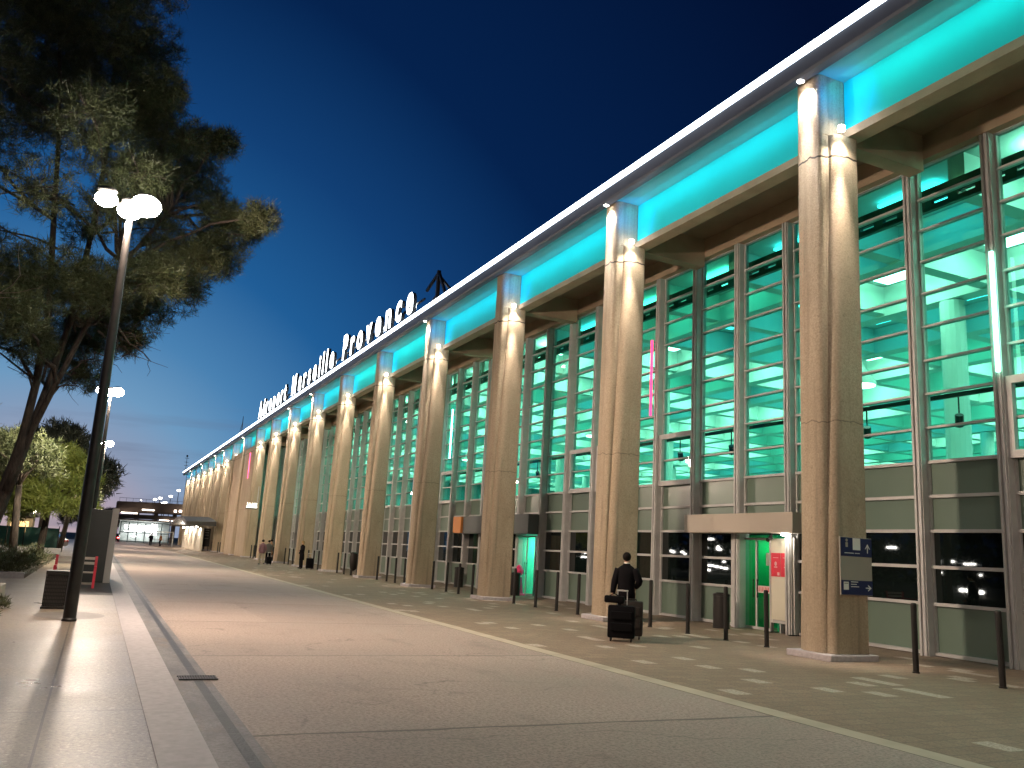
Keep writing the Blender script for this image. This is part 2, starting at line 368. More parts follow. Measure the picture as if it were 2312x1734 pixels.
def thing(name, label, cat, loc=(0, 0, 0), group=None):
    o = bpy.data.objects.new(name, None); COL.objects.link(o); o.location = loc; o.empty_display_size = .2
    return tag(o, label, cat, group)
def copy_tree(o, parent=None):
    c = o.copy(); COL.objects.link(c)
    if parent: c.parent = parent
    for ch in list(o.children): copy_tree(ch, c)
    return c
def light(name, kind, loc, energy, color, parent=None, **k):
    L = bpy.data.lights.new(name, kind); L.energy = energy; L.color = color
    tgt = k.pop('to', None)
    for a, b in k.items(): setattr(L, a, b)
    o = bpy.data.objects.new(name, L); COL.objects.link(o)
    if parent: o.parent = parent; o.location = Vector(loc)-wloc(parent)
    else: o.location = loc
    if tgt is not None:
        d = Vector(tgt)-Vector(loc); o.rotation_euler = d.to_track_quat('-Z', 'Y').to_euler()
    return o
def structure(name, mb, m): return tag(build(name, mb, m), kind='structure')

# ------------------------------------------------------------------ layout numbers (metres; camera stands at x=0,y=0)
Y1, D = 12.811, 8.015            # nearest column in view, column spacing
K0, K1 = -2, 18                  # first and last column
XG = 16.5                        # glass plane
YEND = Y1+D*K1+4.2
YBEG = Y1+D*K0-1.2
def colY(k): return Y1+D*k

# ------------------------------------------------------------------ ground, road, pavements
structure('ground', MB().box(-400, 400, -250, 700, -.5, 0), mat('ground_asphalt', (.06, .055, .05), .85, noise=(.4, .3), bump=(60, .3, .01)))
structure('road', MB().add([(1.02, -40, .004), (7.22, -40, .004), (7.22, 176, .004), (1.02, 176, .004)], [(0, 1, 2, 3)]), MAT['road_concrete'])
structure('road_edge_line', MB().add([(7.22, -40, .008), (7.52, -40, .008), (7.52, 176, .008), (7.22, 176, .008)], [(0, 1, 2, 3)]), mat('pale_line_stone', (.40, .35, .27), .7, noise=(2, .15)))
structure('forecourt', MB().add([(7.52, -40, .004), (19, -40, .004), (19, 172, .004), (7.52, 172, .004)], [(0, 1, 2, 3)]), MAT['forecourt_pavers'])
structure('kerb', MB().box(.62, 1.02, -40, 176, 0, .032), STONE)
structure('pavement', MB().box(-9, .618, -40, 32.2, 0, .028), MAT['pavement_concrete'])
structure('far_pavement', MB().box(-4.5, .618, 32.21, 176, 0, .024), MAT['pavement_concrete'])
structure('dark_paving', MB().add([(-.95, 25.1, .034), (.615, 25.1, .034), (.615, 36, .034), (-.95, 36, .034)], [(0, 1, 2, 3)]), mat('dark_paving_slab', (.10, .085, .075), .6, noise=(2, .2)))
g = MB()
for y in np.arange(-10, 100, 1.0): g.add([(1.25, y+.006, .009), (1.35, y+.006, .009), (1.35, y+.994, .009), (1.25, y+.994, .009)], [(0, 1, 2, 3)])
structure('gutter_channel', g, mat('channel_iron_shade', (.05, .05, .05), .45, .6, noise=(9, .3), bump=(40, .5, .01)))  # flat iron strip, darkened to look like a recessed slot
structure('gutter', MB().add([(1.02, -40, .0065), (1.44, -40, .0065), (1.44, 176, .0065), (1.02, 176, .0065)], [(0, 1, 2, 3)]),
          gutter_mat())
structure('planting_bed', MB().box(-40, -1.9, 32.35, 60, 0, .16), GRASSY)
structure('parking_ground', MB().add([(-120, 60.1, .01), (-4.6, 60.1, .01), (-4.6, 200, .01), (-120, 200, .01)], [(0, 1, 2, 3)]), mat('parking_asphalt', (.08, .07, .06), .8, noise=(.5, .3)))

# ------------------------------------------------------------------ terminal building
T = thing('terminal_building', 'long concrete airport terminal with tall glazed bays and turquoise lit frieze', 'building', (14, 70, 0))
yl0, yl1 = YBEG, YEND
build('roof', MB().box(12.62, 66, yl0, yl1, 12.30, 12.62), mat('roof_concrete', (.25, .24, .22), .8, noise=(.5, .15)), T)
pr = [(12.46, 12.24), (12.50, 12.19), (12.62, 12.17), (12.70, 12.17), (12.70, 12.66), (12.52, 12.66), (12.46, 12.60)]
build('fascia', MB().loft([[(x, yl0, z) for x, z in pr], [(x, yl1, z) for x, z in pr]]), FASC, T)
sg = MB(); y = yl0
while y < yl1-.1:
    y2 = min(y+6.01, yl1); off = random.uniform(-.006, .006)
    sg.box(12.42, 12.56, y+.02, y2-.02, 12.665+off, 12.785+off); y = y2
build('led_strip', sg, WHITE_LED, T)
build('soffit_slab', MB().box(12.72, 13.6, yl0, yl1, 12.255, 12.295), NSOFF, T)
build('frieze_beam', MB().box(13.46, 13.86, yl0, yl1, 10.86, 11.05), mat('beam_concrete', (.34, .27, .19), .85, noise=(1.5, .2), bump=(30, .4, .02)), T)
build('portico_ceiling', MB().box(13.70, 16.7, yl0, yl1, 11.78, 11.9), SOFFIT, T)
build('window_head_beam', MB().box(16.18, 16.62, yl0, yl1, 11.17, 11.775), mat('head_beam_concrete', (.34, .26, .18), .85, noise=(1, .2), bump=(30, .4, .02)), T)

# pillars ---------------------------------------------------------
def pillar_rings():
    def ring(s, z):
        # s = 0 at the foot, 1 at the top: the front nose stands out, the shoulders step back and the core rounds off
        hw = .30+.04*s; xf = 12.70+.075*s; xs = 12.80+.27*s; hb = .47+.03*s; rr = .14+.15*s; xb = 13.74
        half = [(xf, hw*.40), (xf+.015, hw*.74), (xf+.05, hw*.94), (xf+.09, hw), (max(xs-.01, xf+.095), hw-.015)]
        ys = max(hw-.02, hb-rr)
        for a in np.linspace(0, 90, 6): half.append((xs+rr*(1-math.cos(R(a))), ys+(hb-ys)*math.sin(R(a))))
        half += [(xb-.04, hb), (xb, hb-.04)]
        return [(x, v, z) for x, v in half]+[(x, -v, z) for x, v in reversed(half)]
    return [ring(s, z) for s, z in ((0, .13), (0.02, .6), (.18, 2.4), (.42, 4.6), (.7, 7.2), (.95, 9.6), (1, 10.86))]
def fin_ring(z):
    pts = [(12.775, .136), (12.79, .25), (12.835, .32), (12.895, .34), (13.53, .34)]
    return [(x, v, z) for x, v in pts]+[(x, -v, z) for x, v in reversed(pts)]
dl = MB(); dl.lathe([(.075, .10), (.075, 0), (.06, -.005)], (0, 0, 0), 14)
pil_mesh = None
DOWNW = (1.0, .83, .68)
fin_lit = {-1, 0, 1, 3, 6, 7, 10, 12, 13, 15, 17}
NAMES = {}
for k in range(K0, K1+1):
    yk = colY(k)
    if pil_mesh is None:
        mb = MB().loft(pillar_rings()); mb.loft([fin_ring(10.865), fin_ring(12.25)])
        P = bpy.data.meshes.new('pillar'); P.from_pydata(mb.v, [], mb.f); P.materials.append(CONC); pil_mesh = P
        o = link_mesh('pillar', P, T); smooth_by_angle(o, 40)
        q = MB().cbox(12.60, 13.84, -.58, .58, .0, .125, .02); PL = bpy.data.meshes.new('plinth'); PL.from_pydata(q.v, [], q.f); PL.materials.append(STONE)
        DLm = bpy.data.meshes.new('downlight'); DLm.from_pydata(dl.v, [], dl.f); DLm.materials.append(WARM_LED)
    else: o = link_mesh('pillar', P, T)
    o.location = Vector((0, yk, 0))-wloc(T)
    link_mesh('plinth', PL, o)
    if k != 10:
        d = link_mesh('downlight', DLm, o); d.location = (13.16, -.60, 10.88)
        light('pillar_spot', 'SPOT', (13.14, yk-.66, 10.80), 230, DOWNW, o, spot_size=R(120), spot_blend=.9, shadow_soft_size=.06, to=(13.2, yk-.52, 8))
        light('pillar_throw', 'SPOT', (13.14, yk-.70, 10.80), 2500, DOWNW, o, spot_size=R(26), spot_blend=1.0, shadow_soft_size=.06, to=(13.2, yk-.50, 6.8))
    if k in fin_lit:
        d = link_mesh('downlight', DLm, o); d.location = (12.62, 0, 12.17)
        light('nose_spot', 'SPOT', (12.56, yk, 12.12), 480, (1, .94, .88), o, spot_size=R(120), spot_blend=.9, shadow_soft_size=.06, to=(12.76, yk, 9.5))
        light('nose_throw', 'SPOT', (12.54, yk, 12.12), 1700, (1, .94, .88), o, spot_size=R(24), spot_blend=1.0, shadow_soft_size=.06, to=(12.76, yk, 8.5))
    # rib from the pillar to the glass head
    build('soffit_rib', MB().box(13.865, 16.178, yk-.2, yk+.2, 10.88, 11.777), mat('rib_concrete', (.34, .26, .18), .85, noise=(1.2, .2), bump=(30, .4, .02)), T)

# lit frieze panels, one per bay ----------------------------------
hues = [(0, .84, .95), (0, .95, .88), (0, .86, 1.0), (0, .95, .82), (0, .80, 1.0)]
for k in range(K0, K1+1):
    y0 = colY(k)+.345; y1 = min(colY(k+1)-.345, YEND-.05)
    if y1-y0 < 1: continue
    build('frieze_panel', MB().box(13.54, 13.62, y0, y1, 11.055, 12.25), NICHE, T)
    c = hues[(k*2+5) % 5]
    light('frieze_wash', 'AREA', (13.08, (y0+y1)/2, 12.12), 27, c, T, shape='RECTANGLE', size=y1-y0-.25, size_y=.10, to=(13.6, (y0+y1)/2, 11.62))
    light('frieze_end_wash', 'AREA', (12.9, y1-.5, 11.7), 8, (0, .30, 1.0), T, shape='RECTANGLE', size=.5, size_y=.2, to=(13.3, y1, 11.6))

# glazing ---------------------------------------------------------
LEV = [.06, 1.09, 1.87, 2.64, 3.39, 4.15, 4.92, 5.69, 6.46, 7.25, 8.04, 8.82, 9.58, 10.34, 11.17]
MS = D/4; YM0 = 13.15
def win_meshes(lower=True, vent=False):
    """window between two mullions, local y from 0 to MS"""
    fr = MB(); a = .11; b = MS-.11
    fr.box(16.24, 16.60, -.11, .11, 0, 11.168)
    fr.box(16.20, 16.239, -.085, -.02, 0, 11.168); fr.box(16.20, 16.239, .03, .085, 0, 11.168)
    z0i = 0 if lower else 3
    for i, z in enumerate(LEV):
        if i < z0i: continue
        h = .035 if z < 4.5 else .024
        fr.box(16.40, 16.56, a+.001, b-.001, z-h, min(z+h, 11.168))
    fr.box(16.42, 16.55, a+.001, a+.05, (.1 if lower else 2.68), 11.13); fr.box(16.42, 16.55, b-.05, b-.001, (.1 if lower else 2.68), 11.13)
    cl = MB().box(16.475, 16.49, a+.05, b-.05, 4.15, 11.13)
    fs = MB().box(16.478, 16.49, a+.05, b-.05, 2.68, 4.12)
    dk = MB(); f2 = MB()
    if lower:
        f2.box(16.478, 16.49, a+.05, b-.05, .1, 1.06); dk.box(16.478, 16.49, a+.05, b-.05, 1.12, 2.61)
    vn = MB()
    if vent:
        for (z0, z1, q0, q1) in ((4.08, 4.24, a-.02, b+.02), (5.60, 5.76, a-.02, b+.02), (4.24, 5.60, a-.02, a+.13), (4.24, 5.60, b-.13, b+.02)): vn.box(16.30, 16.398, q0, q1, z0, z1)
    return fr, cl, fs, dk, vn, f2
def mesh_of(name, mb, m):
    me = bpy.data.meshes.new(name); me.from_pydata(mb.v, [], mb.f); me.materials.append(m); return me
wm = {}
def window(k, lower=True, vent=False):
    key = (lower, vent)
    if key not in wm:
        fr, cl, fs, dk, vn, f2 = win_meshes(lower, vent)
        wm[key] = [mesh_of('window', fr, ALU), mesh_of('clear_pane', cl, MAT['clear_green_glass']), mesh_of('frosted_pane', fs, FROST),
                   mesh_of('dark_pane', dk, DARKGLASS) if dk.v else None, mesh_of('vent_frame', vn, ALU) if vn.v else None,
                   mesh_of('foot_pane', f2, FROST) if f2.v else None]
    me = wm[key]; o = link_mesh('window', me[0], T); o.location = Vector((0, YM0+MS*k, 0))-wloc(T)
    for q in me[1:]:
        if q: link_mesh(q.name, q, o)
DOOR = {2, 9}
for k in range(-12, 45):
    window(k, k not in DOOR, k in (-2, 4, 6, 7, 11, 14, 19))
yw = YM0+MS*45
build('side_wall', MB().box(16.25, 16.7, yw, YEND, 0, 11.168), CONC, T)
build('end_wall', MB().box(13.9, 66, YEND-.3, YEND-.01, 0, 12.25), CONC, T)
build('plain_wall', MB().box(13.0, 13.74, colY(9)+.52, colY(11)-.52, 0, 10.85), CONC, T)

# hall interior seen through the upper panes -----------------------
hy0, hy1 = -12, 108
build('hall_back_wall', MB().box(64, 64.3, hy0, hy1, 3.9, 12.29), TEAL, T)
build('hall_side_wall', MB().box(16.8, 64, hy1, hy1+.3, 3.9, 12.29), TEAL, T)
build('hall_gallery_floor', MB().box(17.6, 64, hy0, hy1, 3.7, 3.9), mat('gallery_floor', (.16, .30, .27), .4, noise=(.3, .2)), T)
gb = MB()
PX = PY = D/2
xs = [20.2+PX*i for i in range(11)]; ys = [hy0+.6+PY*j for j in range(30)]
for x in xs: gb.box(x-.30, x+.30, hy0, hy1, 10.55, 11.60)
for yv in ys:
    for i, x in enumerate(xs[:-1]): gb.box(x+.301, x+PX-.301, yv-.22, yv+.22, 10.62, 11.60)
    gb.box(17.35, xs[0]-.301, yv-.22, yv+.22, 10.62, 11.60)
build('coffered_ceiling', gb, HALL, T)
build('hall_roof_deck', MB().box(16.8, 64, hy0, hy1, 11.62, 11.75), HALL, T)
ML = mat('mint_luminous_panel', (.8, .9, .85), emit=(.76, 1.0, .90), estr=15)
TL = mat('teal_luminous_panel', (.5, .8, .8), emit=(.05, .52, .64), estr=7)
GL_ = mat('green_luminous_panel', (.5, .8, .6), emit=(.10, .72, .58), estr=7)
cells = []
for j, yv in enumerate(ys[:-1]):
    for i in range(-1, len(xs)-1):
        cells.append(((xs[i]+.301) if i >= 0 else 17.4, (xs[i+1]-.301), yv+.222, yv+PY-.222))
cells.sort(key=lambda c: math.hypot(c[0]-0, max(c[2], 0)))
def cell_mesh(mb, c, hgt):
    x0, x1, y0_, y1_ = c; dx = (x1-x0)*.25; dy = (y1_-y0_)*.25
    mb.box(x0+dx, x1-dx, y0_+dy, y1_-dy, hgt, hgt+.08)
rest = MB(); seen = 0
for n_, c in enumerate(cells):
    r = random.random(); hgt = 11.30 if r < .50 else 11.46
    m_ = ML if r < .50 else (TL if r < .80 else GL_)
    if seen < 95 and c[3] > 8:
        mb = MB(); cell_mesh(mb, c, hgt); build('ceiling_light_panel', mb, m_, T); seen += 1
    else: cell_mesh(rest, c, hgt); rest.mi[-6:] = [0 if m_ is ML else (1 if m_ is TL else 2)]*6
tag(build('ceiling_light_panels', rest, [ML, TL, GL_], T), kind='stuff')
# perforated steel rail right behind the top panes
pb = MB(); px_ = 17.15
for (a, b) in ((10.36, 10.50), (10.60, 10.68), (10.80, 10.93)): pb.box(px_, px_+.12, hy0, hy1, a, b)
yv = hy0
while yv < hy1:
    pb.box(px_, px_+.12, yv, yv+.28, 10.5001, 10.5999); pb.box(px_, px_+.12, yv+.1, yv+.62, 10.6801, 10.7999); yv += .72
build('perforated_rail', pb, DGREEN, T)
# hall columns with up-lights, hanging bell lamp, small projectors
hc = MB()
for i, x in enumerate((24.2, 36.2, 48.3)):
    for yv in np.arange(2.0, 100, D*2): hc.lathe([(.38, 0), (.38, 6.6)], (x, yv, 3.9), 16)
tag(build('hall_column', hc, HALL, T))
for yv in (19.5, 36.0, 52.0):
    bl = MB().lathe([(.05, 1.05), (.07, .75), (.16, .55), (.46, .12), (.50, 0.0), (.47, 0.0)], (21.6, yv, 7.6), 20); bl.tube([(21.6, yv, 8.6), (21.6, yv, 10.6)], .015, 6)
    o = build('pendant_lamp', bl, mat('pendant_white', (.75, .78, .74), .4), T, smooth=False); smooth_by_angle(o)
    build('lamp_glow_disc', MB().lathe([(.44, .02), (.44, .0)], (21.6, yv, 7.575), 20), ML, o)
pj = MB()
for yv in np.arange(6, 60, 3.1):
    pj.tube([(20.6, yv, 6.0), (20.75, yv+.12, 5.72)], .11, 8); pj.obox((20.6, yv, 6.05), (20.6, yv, 6.5), .03, .03)
pj.box(20.56, 20.64, 3, 62, 6.5, 6.62)
build('projector_rail', pj, DARKMETAL, T)
gp = MB()
for i in range(14):
    y_ = 2+7.3*i+random.uniform(-1, 1); x_ = 27+random.uniform(-2, 14); gp.box(x_, x_+.3, y_, y_+random.uniform(3, 6), 3.9, random.uniform(5.2, 6.4))
build('gallery_partition', gp, [TEAL], T)

# LED tubes on the mullions ---------------------------------------
for (yv, z0, z1, c, s_, nm) in ((11.06, 5.84, 8.42, (.35, 1, .68), 9, 'green_tube_light'), (23.36, 6.43, 9.03, (1, .06, .22), 2.2, 'pink_tube_light'), (41.55, 6.39, 9.0, (.25, 1, .92), 7, 'aqua_tube_light'),
                                (88.8, 7.65, 10.23, (1, .12, .28), 3, 'pink_tube_light_far')):
    x = 16.14
    build('tube_light', MB().lathe([(.045, 0), (.045, z1-z0)], (x if nm != 'pink_tube_light_far' else 12.9, yv if nm != 'pink_tube_light_far' else colY(9)+3.4, z0), 10), mat(nm, c, emit=c, estr=s_), T)

# entrances -------------------------------------------------------
def entrance(y0, y1, wall, glow, strength, can_y0, can_y1, can_mat, can_z=(2.56, 3.08)):
    e = build('entrance_canopy', MB().cbox(15.72, 16.21, can_y0, can_y1, can_z[0], can_z[1], .015), can_mat, T)
    v = MB(); x1 = 18.4
    v.box(16.62, x1, y0-.05, y0-.001, 0.01, 2.5); v.box(16.62, x1, y1+.001, y1+.05, 0.01, 2.5); v.box(x1, x1+.05, y0-.05, y1+.05, .01, 2.5); v.box(16.62, x1, y0, y1, 2.5, 2.55)
    build('vestibule_wall', v, wall, T)
    light('vestibule_lamp', 'AREA', (17.4, (y0+y1)/2, 2.45), strength, glow, T, shape='RECTANGLE', size=.5, size_y=.9, to=(17.4, (y0+y1)/2, 0))
    d = MB()
    for yv in (y0, (y0+y1)/2-.03, y1-.06): d.box(16.44, 16.50, yv, yv+.06, .02, 2.46)
    d.box(16.44, 16.50, y0+.06, y1-.06, 2.40, 2.46)
    for a_, b_ in ((y0+.06, (y0+y1)/2-.03), ((y0+y1)/2+.03, y1-.06)): d.box(16.44, 16.50, a_, b_, .02, .09)
    dr = build('door', d, ALU, T)
    for yh in ((y0+y1)/2-.09, (y0+y1)/2+.07): build('handle', MB().box(16.395, 16.415, yh, yh+.02, .85, 1.35).box(16.4151, 16.44, yh, yh+.02, .88, .90).box(16.4151, 16.44, yh, yh+.02, 1.30, 1.32), DARKMETAL, dr)
    build('door_glass', MB().box(16.465, 16.475, y0+.06, y1-.06, .09, 2.40), MAT['clear_green_glass'], dr)
    return dr
wl_green = mat('green_wall_paint', (.02, .42, .19), .4, noise=(1.5, .12))
wl_aqua = mat('aqua_wall_paint', (.25, .75, .62), .4, noise=(1.5, .12))
beige = mat('canopy_beige_panel', (.42, .37, .31), .55, noise=(.8, .05))
grey_can = mat('canopy_grey_panel', (.10, .11, .11), .55, noise=(.8, .1))
dr = entrance(17.98, 19.20, wl_green, (.55, 1, .65), 17, 16.45, 20.88, beige)
b = MB()
for i in range(9): b.box(16.452, 16.462, 18.02+i*.065, 18.055+i*.065+.02*((i*7) % 3 == 0), 1.02, 1.15)
build('door_sticker', MB().box(16.456, 16.463, 18.0, 18.60, .99, 1.18), WHITEP, dr)
build('sticker_lettering', MB().add([p for i in range(9) for p in ((16.453, 18.05+i*.06, 1.02), (16.453, 18.075+i*.06+.01*(i % 3), 1.02), (16.453, 18.075+i*.06, 1.15), (16.453, 18.05+i*.06, 1.15))], [(4*i, 4*i+1, 4*i+2, 4*i+3) for i in range(9)]), RED, dr)
build('door_notice', MB().box(16.452, 16.463, 18.02, 18.22, 1.72, 2.06), mat('notice_paper', (.35, .42, .33), .6), dr)
build('entrance_post', MB().box(16.28, 16.50, 19.24, 19.44, 0.01, 2.55), ALU, T)
dr2 = entrance(31.85, 33.45, wl_aqua, (.5, 1, .85), 70, 31.2, 39.1, grey_can, (2.5, 3.3))
build('orange_panel', MB().cbox(15.60, 15.715, 38.1, 39.1, 2.52, 3.28, .01), mat('orange_sign', (.55, .20, .04), .5), T)
build('canopy_lamp', MB().box(15.95, 16.15, 17.0, 17.1, 2.50, 2.557), WARM_LED, T)
light('canopy_spot', 'POINT', (16.0, 17.05, 2.42), 9, (1, .93, .8), T, shadow_soft_size=.05)
# camera under canopy
cm = MB().tube([(16.02, 17.55, 2.44), (15.86, 17.50, 2.38)], .055, 10); cm.box(16.0, 16.06, 17.53, 17.58, 2.44, 2.557)
build('security_camera', cm, DARKMETAL, T)

# ------------------------------------------------------------------ rooftop lettering
S = thing('rooftop_sign', 'glowing white roof lettering reading Aéroport Marseille Provence', 'sign', (13.3, 62, 12.62))
XS, ZB = 12.98, 13.42
def letter_mesh(ch, size, bold):
    c = bpy.data.curves.new('letter_shape', 'FONT'); c.body = ch; c.size = size; c.extrude = .10; c.offset = bold; c.resolution_u = 4
    o = bpy.data.objects.new('letter_tmp', c); COL.objects.link(o)
    dg = bpy.context.evaluated_depsgraph_get(); me = bpy.data.meshes.new_from_object(o.evaluated_get(dg))
    bpy.data.objects.remove(o); bpy.data.curves.remove(c)
    return me
text = 'Aéroport Marseille Provence'
adv = {'A': 1.25, 'M': 1.65, 'P': 1.2, 'i': .62, 'l': .62, 't': .8, 'r': .86, ' ': .85, 's': 1.0, 'c': 1.0}
tot = sum(adv.get(c, 1.1) for c in text); y_far, y_near = 86.0, 39.3; sc_adv = (y_far-y_near)/tot
cache = {}; yy = y_far
frm = MB()
for ch in text:
    a = adv.get(ch, 1.1)*sc_adv
    if ch != ' ':
        if ch not in cache:
            me = letter_mesh(ch, 2.25, .07)
            xs_ = [v.co.x for v in me.vertices]; cx = (min(xs_)+max(xs_))/2
            for v in me.vertices: x, y_, z = v.co; v.co = (-z, -(x-cx), y_)      # reads from the street: right = -y
            me.materials.clear(); me.materials.append(SIGN_LED); me.materials.append(SIGN_SIDE)
            me.polygons.foreach_set('material_index', [0 if abs(p.normal.x) > .5 else 1 for p in me.polygons]); me.name = 'letter'; cache[ch] = me
        o = link_mesh('letter', cache[ch], S); o.location = Vector((XS, yy-a/2, ZB))-wloc(S)
        for dy in (-.3, .3): frm.obox((XS+.12, yy-a/2+dy, 12.62), (XS+.12, yy-a/2+dy, ZB+.5), .06, .06)
    yy -= a
frm.obox((XS+.17, y_near-.6, 13.35), (XS+.17, y_far+.6, 13.35), .08, .08); frm.obox((XS+.17, y_near-.6, 13.85), (XS+.17, y_far+.6, 13.85), .08, .08)
build('letter_frame', frm, DARKMETAL, S)
# dark bracing frame at the near end of the lettering
t = thing('bracing_frame', 'dark triangular steel bracing on the roof past the last glowing letter', 'steel frame', (13.3, 37.4, 12.62))
b = MB(); yb = 37.2
b.obox((13.25, yb, 12.62), (13.25, yb, 14.9), .16, .16); b.obox((13.25, yb, 14.85), (13.25, yb-1.7, 12.7), .12, .12); b.obox((13.25, yb, 14.8), (13.25, yb+1.6, 14.3), .12, .12); b.obox((13.25, yb, 13.7), (13.25, yb+1.6, 13.2), .10, .10)
b.obox((13.25, yb, 14.7), (15.4, yb, 12.65), .10, .10)
build('brace', b, DARKMETAL, t)
for (x, y, h, nm, lb) in ((12.9, 96.5, 2.3, 'roof_mast', 'thin dark mast on the roof left of the first glowing letter'), (12.75, YEND-.6, 3.1, 'roof_antenna', 'small aerial at the far left end of the terminal roof')):
    b = MB().tube([(x, y, 12.55), (x, y, 12.62+h)], [.05, .03], 8)
    if 'antenna' in nm:
        for z in (13.2, 13.9, 14.5, 15.2): b.obox((x-.35, y, z), (x+.35, y, z), .06, .06)
        b.ball((x, y, 15.6), .18)
    else:
        b.obox((x-.3, y, 12.7), (x, y, 14.3), .04, .04)
    tag(build(nm, b, DARKMETAL), lb, 'mast')

# ------------------------------------------------------------------ signs
t = thing('direction_sign', 'blue and grey direction sign with white arrows on the side of the nearest pillar', 'sign', (13.35, 12.29, 1.2))
xa, xb_, ysn = 12.95, 13.79, 12.325
build('backing_plate', MB().cbox(xa, xb_, ysn-.03, ysn, 1.23, 2.33, .006), SIGNGREY, t)
build('blue_panel', MB().box(xa+.015, xb_-.005, ysn-.036, ysn-.0305, 1.965, 2.32), BLUE, t)
build('blue_panel', MB().box(xa+.015, xb_-.005, ysn-.036, ysn-.0305, 1.24, 1.51), BLUE, t)
m = MB(); yq = ysn-.039
def sq(x0, x1, z0, z1): m.box(x0, x1, yq, yq+.0025, z0, z1)
sq(13.66, 13.68, 2.04, 2.19); m.add([(13.60, yq, 2.12), (13.625, yq, 2.12), (13.67, yq, 2.18), (13.715, yq, 2.12), (13.74, yq, 2.12), (13.67, yq, 2.22)], [(0, 1, 2, 5), (2, 3, 4, 5)])
sq(13.60, 13.72, 1.365, 1.385); m.add([(13.66, yq, 1.44), (13.66, yq, 1.415), (13.715, yq, 1.375), (13.66, yq, 1.335), (13.66, yq, 1.31), (13.755, yq, 1.375)], [(0, 1, 2, 5), (2, 3, 4, 5)])
sq(13.28, 13.48, 2.09, 2.315)
for (x0, x1, z) in ((13.21, 13.40, 1.475), (13.21, 13.36, 1.43), (13.21, 13.42, 1.385), (13.06, 13.30, 2.02), (13.33, 13.46, 2.02)): sq(x0, x1, z, z+.014)
sq(13.02, 13.15, 1.33, 1.48)
build('white_marking', m, SIGNWHITE, t)
build('pictogram_head', MB().ball((13.12, ysn-.038, 2.27), .03, sq=(1, .1, 1)), SIGNGREY, t); build('pictogram_body', MB().box(13.09, 13.15, ysn-.039, ysn-.0365, 2.14, 2.23), SIGNGREY, t)
build('pictogram_bar', MB().box(13.035, 13.135, ysn-.042, ysn-.0396, 1.44, 1.46), SIGNGREY, t)

t = thing('poster_board', 'pale display board with two red posters standing beside the green doorway', 'display board', (16.3, 17.45, 0))
xp = 16.30
build('board', MB().cbox(xp, xp+.06, 17.02, 17.86, .34, 2.44, .008), mat('board_cream', (.62, .60, .48), .45, noise=(1, .05)), t)
fb = MB().box(xp-.02, xp+.08, 17.861, 17.90, 0, 2.46); fb.box(xp-.02, xp+.08, 16.98, 17.019, 0, 2.46); fb.box(xp-.01, xp+.07, 17.03, 17.85, .26, .335); fb.box(xp-.10, xp+.16, 17.40, 17.45, .03, .259)
build('board_frame', fb, ALU, t)
for yv in (17.86, 16.98): build('foot_bar', MB().box(xp-.22, xp+.25, yv, yv+.04, 0, .03), DARKMETAL, t)
for i, (a_, b_) in enumerate(((17.50, 17.84), (17.12, 17.48))):
    p = build('red_poster', MB().box(xp-.012, xp-.002, a_, b_, 1.45, 2.06), RED, t)
    yc = (a_+b_)/2; pm_ = mat('poster_pink_white', (.7, .42, .42), .5)
    build('poster_emblem', MB().ball((xp-.0135, yc, 1.78), .045, sq=(.05, 1, 1.3)), pm_, p); build('poster_caption', MB().box(xp-.0145, xp-.0125, yc-.06, yc+.06, 1.68, 1.71), pm_, p)
    build('poster_badge', MB().box(xp-.0145, xp-.0125, a_+.03, a_+.11, 1.48, 1.56), pm_, p); build('poster_title', MB().box(xp-.0145, xp-.0125, yc-.1, yc+.1, 1.93, 1.945), pm_, p)

t = thing('lit_shop_sign', 'small lit white sign box hung high between far pillars', 'sign', (12.3, 79.5, 4.3))
lb_ = MB().box(11.7, 12.69, 79.2, 79.35, 4.35, 4.46); build('sign_ledge', lb_, DARKMETAL, t)
build('light_bar', MB().box(11.75, 12.65, 79.16, 79.199, 4.47, 4.57), mat('shop_sign_light', (.9, .9, .8), emit=(1, .95, .82), estr=5), t)
c = bpy.data.curves.new('t', 'FONT'); c.body = 'LA MIE'; c.size = .40; c.extrude = .02; c.offset = .012
oo = bpy.data.objects.new('t', c); COL.objects.link(oo); me = bpy.data.meshes.new_from_object(oo.evaluated_get(bpy.context.evaluated_depsgraph_get())); bpy.data.objects.remove(oo)
w0 = max(v.co.x for v in me.vertices)
for v in me.vertices: x, y_, z = v.co; v.co = (11.78+x*.84/w0-12.3, 79.15-79.5+z, 4.60+y_-4.3)
me.materials.clear(); me.materials.append(MAT['shop_sign_light']); link_mesh('sign_lettering', me, t)
build('hanger_rod', MB().obox((12.66, 79.28, 4.46), (12.66, 79.28, 6.4), .06, .06), ALU, t)

t = thing('wall_poster', 'tall black notice panel on the facade beside the far lit wall', 'notice panel', (12.45, 114.6, 0))
build('notice_panel', MB().cbox(12.2, 13.0, 114.5, 114.6, .55, 2.75, .02), mat('black_notice', (.015, .014, .013), .4), t)
for z in (2.5, 2.2, 1.9, 1.5): build('notice_line', MB().box(12.35, 12.8, 114.485, 114.499, z, z+.06), SIGNGREY, t)
build('panel_post', MB().box(12.3, 12.36, 114.52, 114.58, 0, .549).box(12.84, 12.9, 114.52, 114.58, 0, .549), DARKMETAL, t)

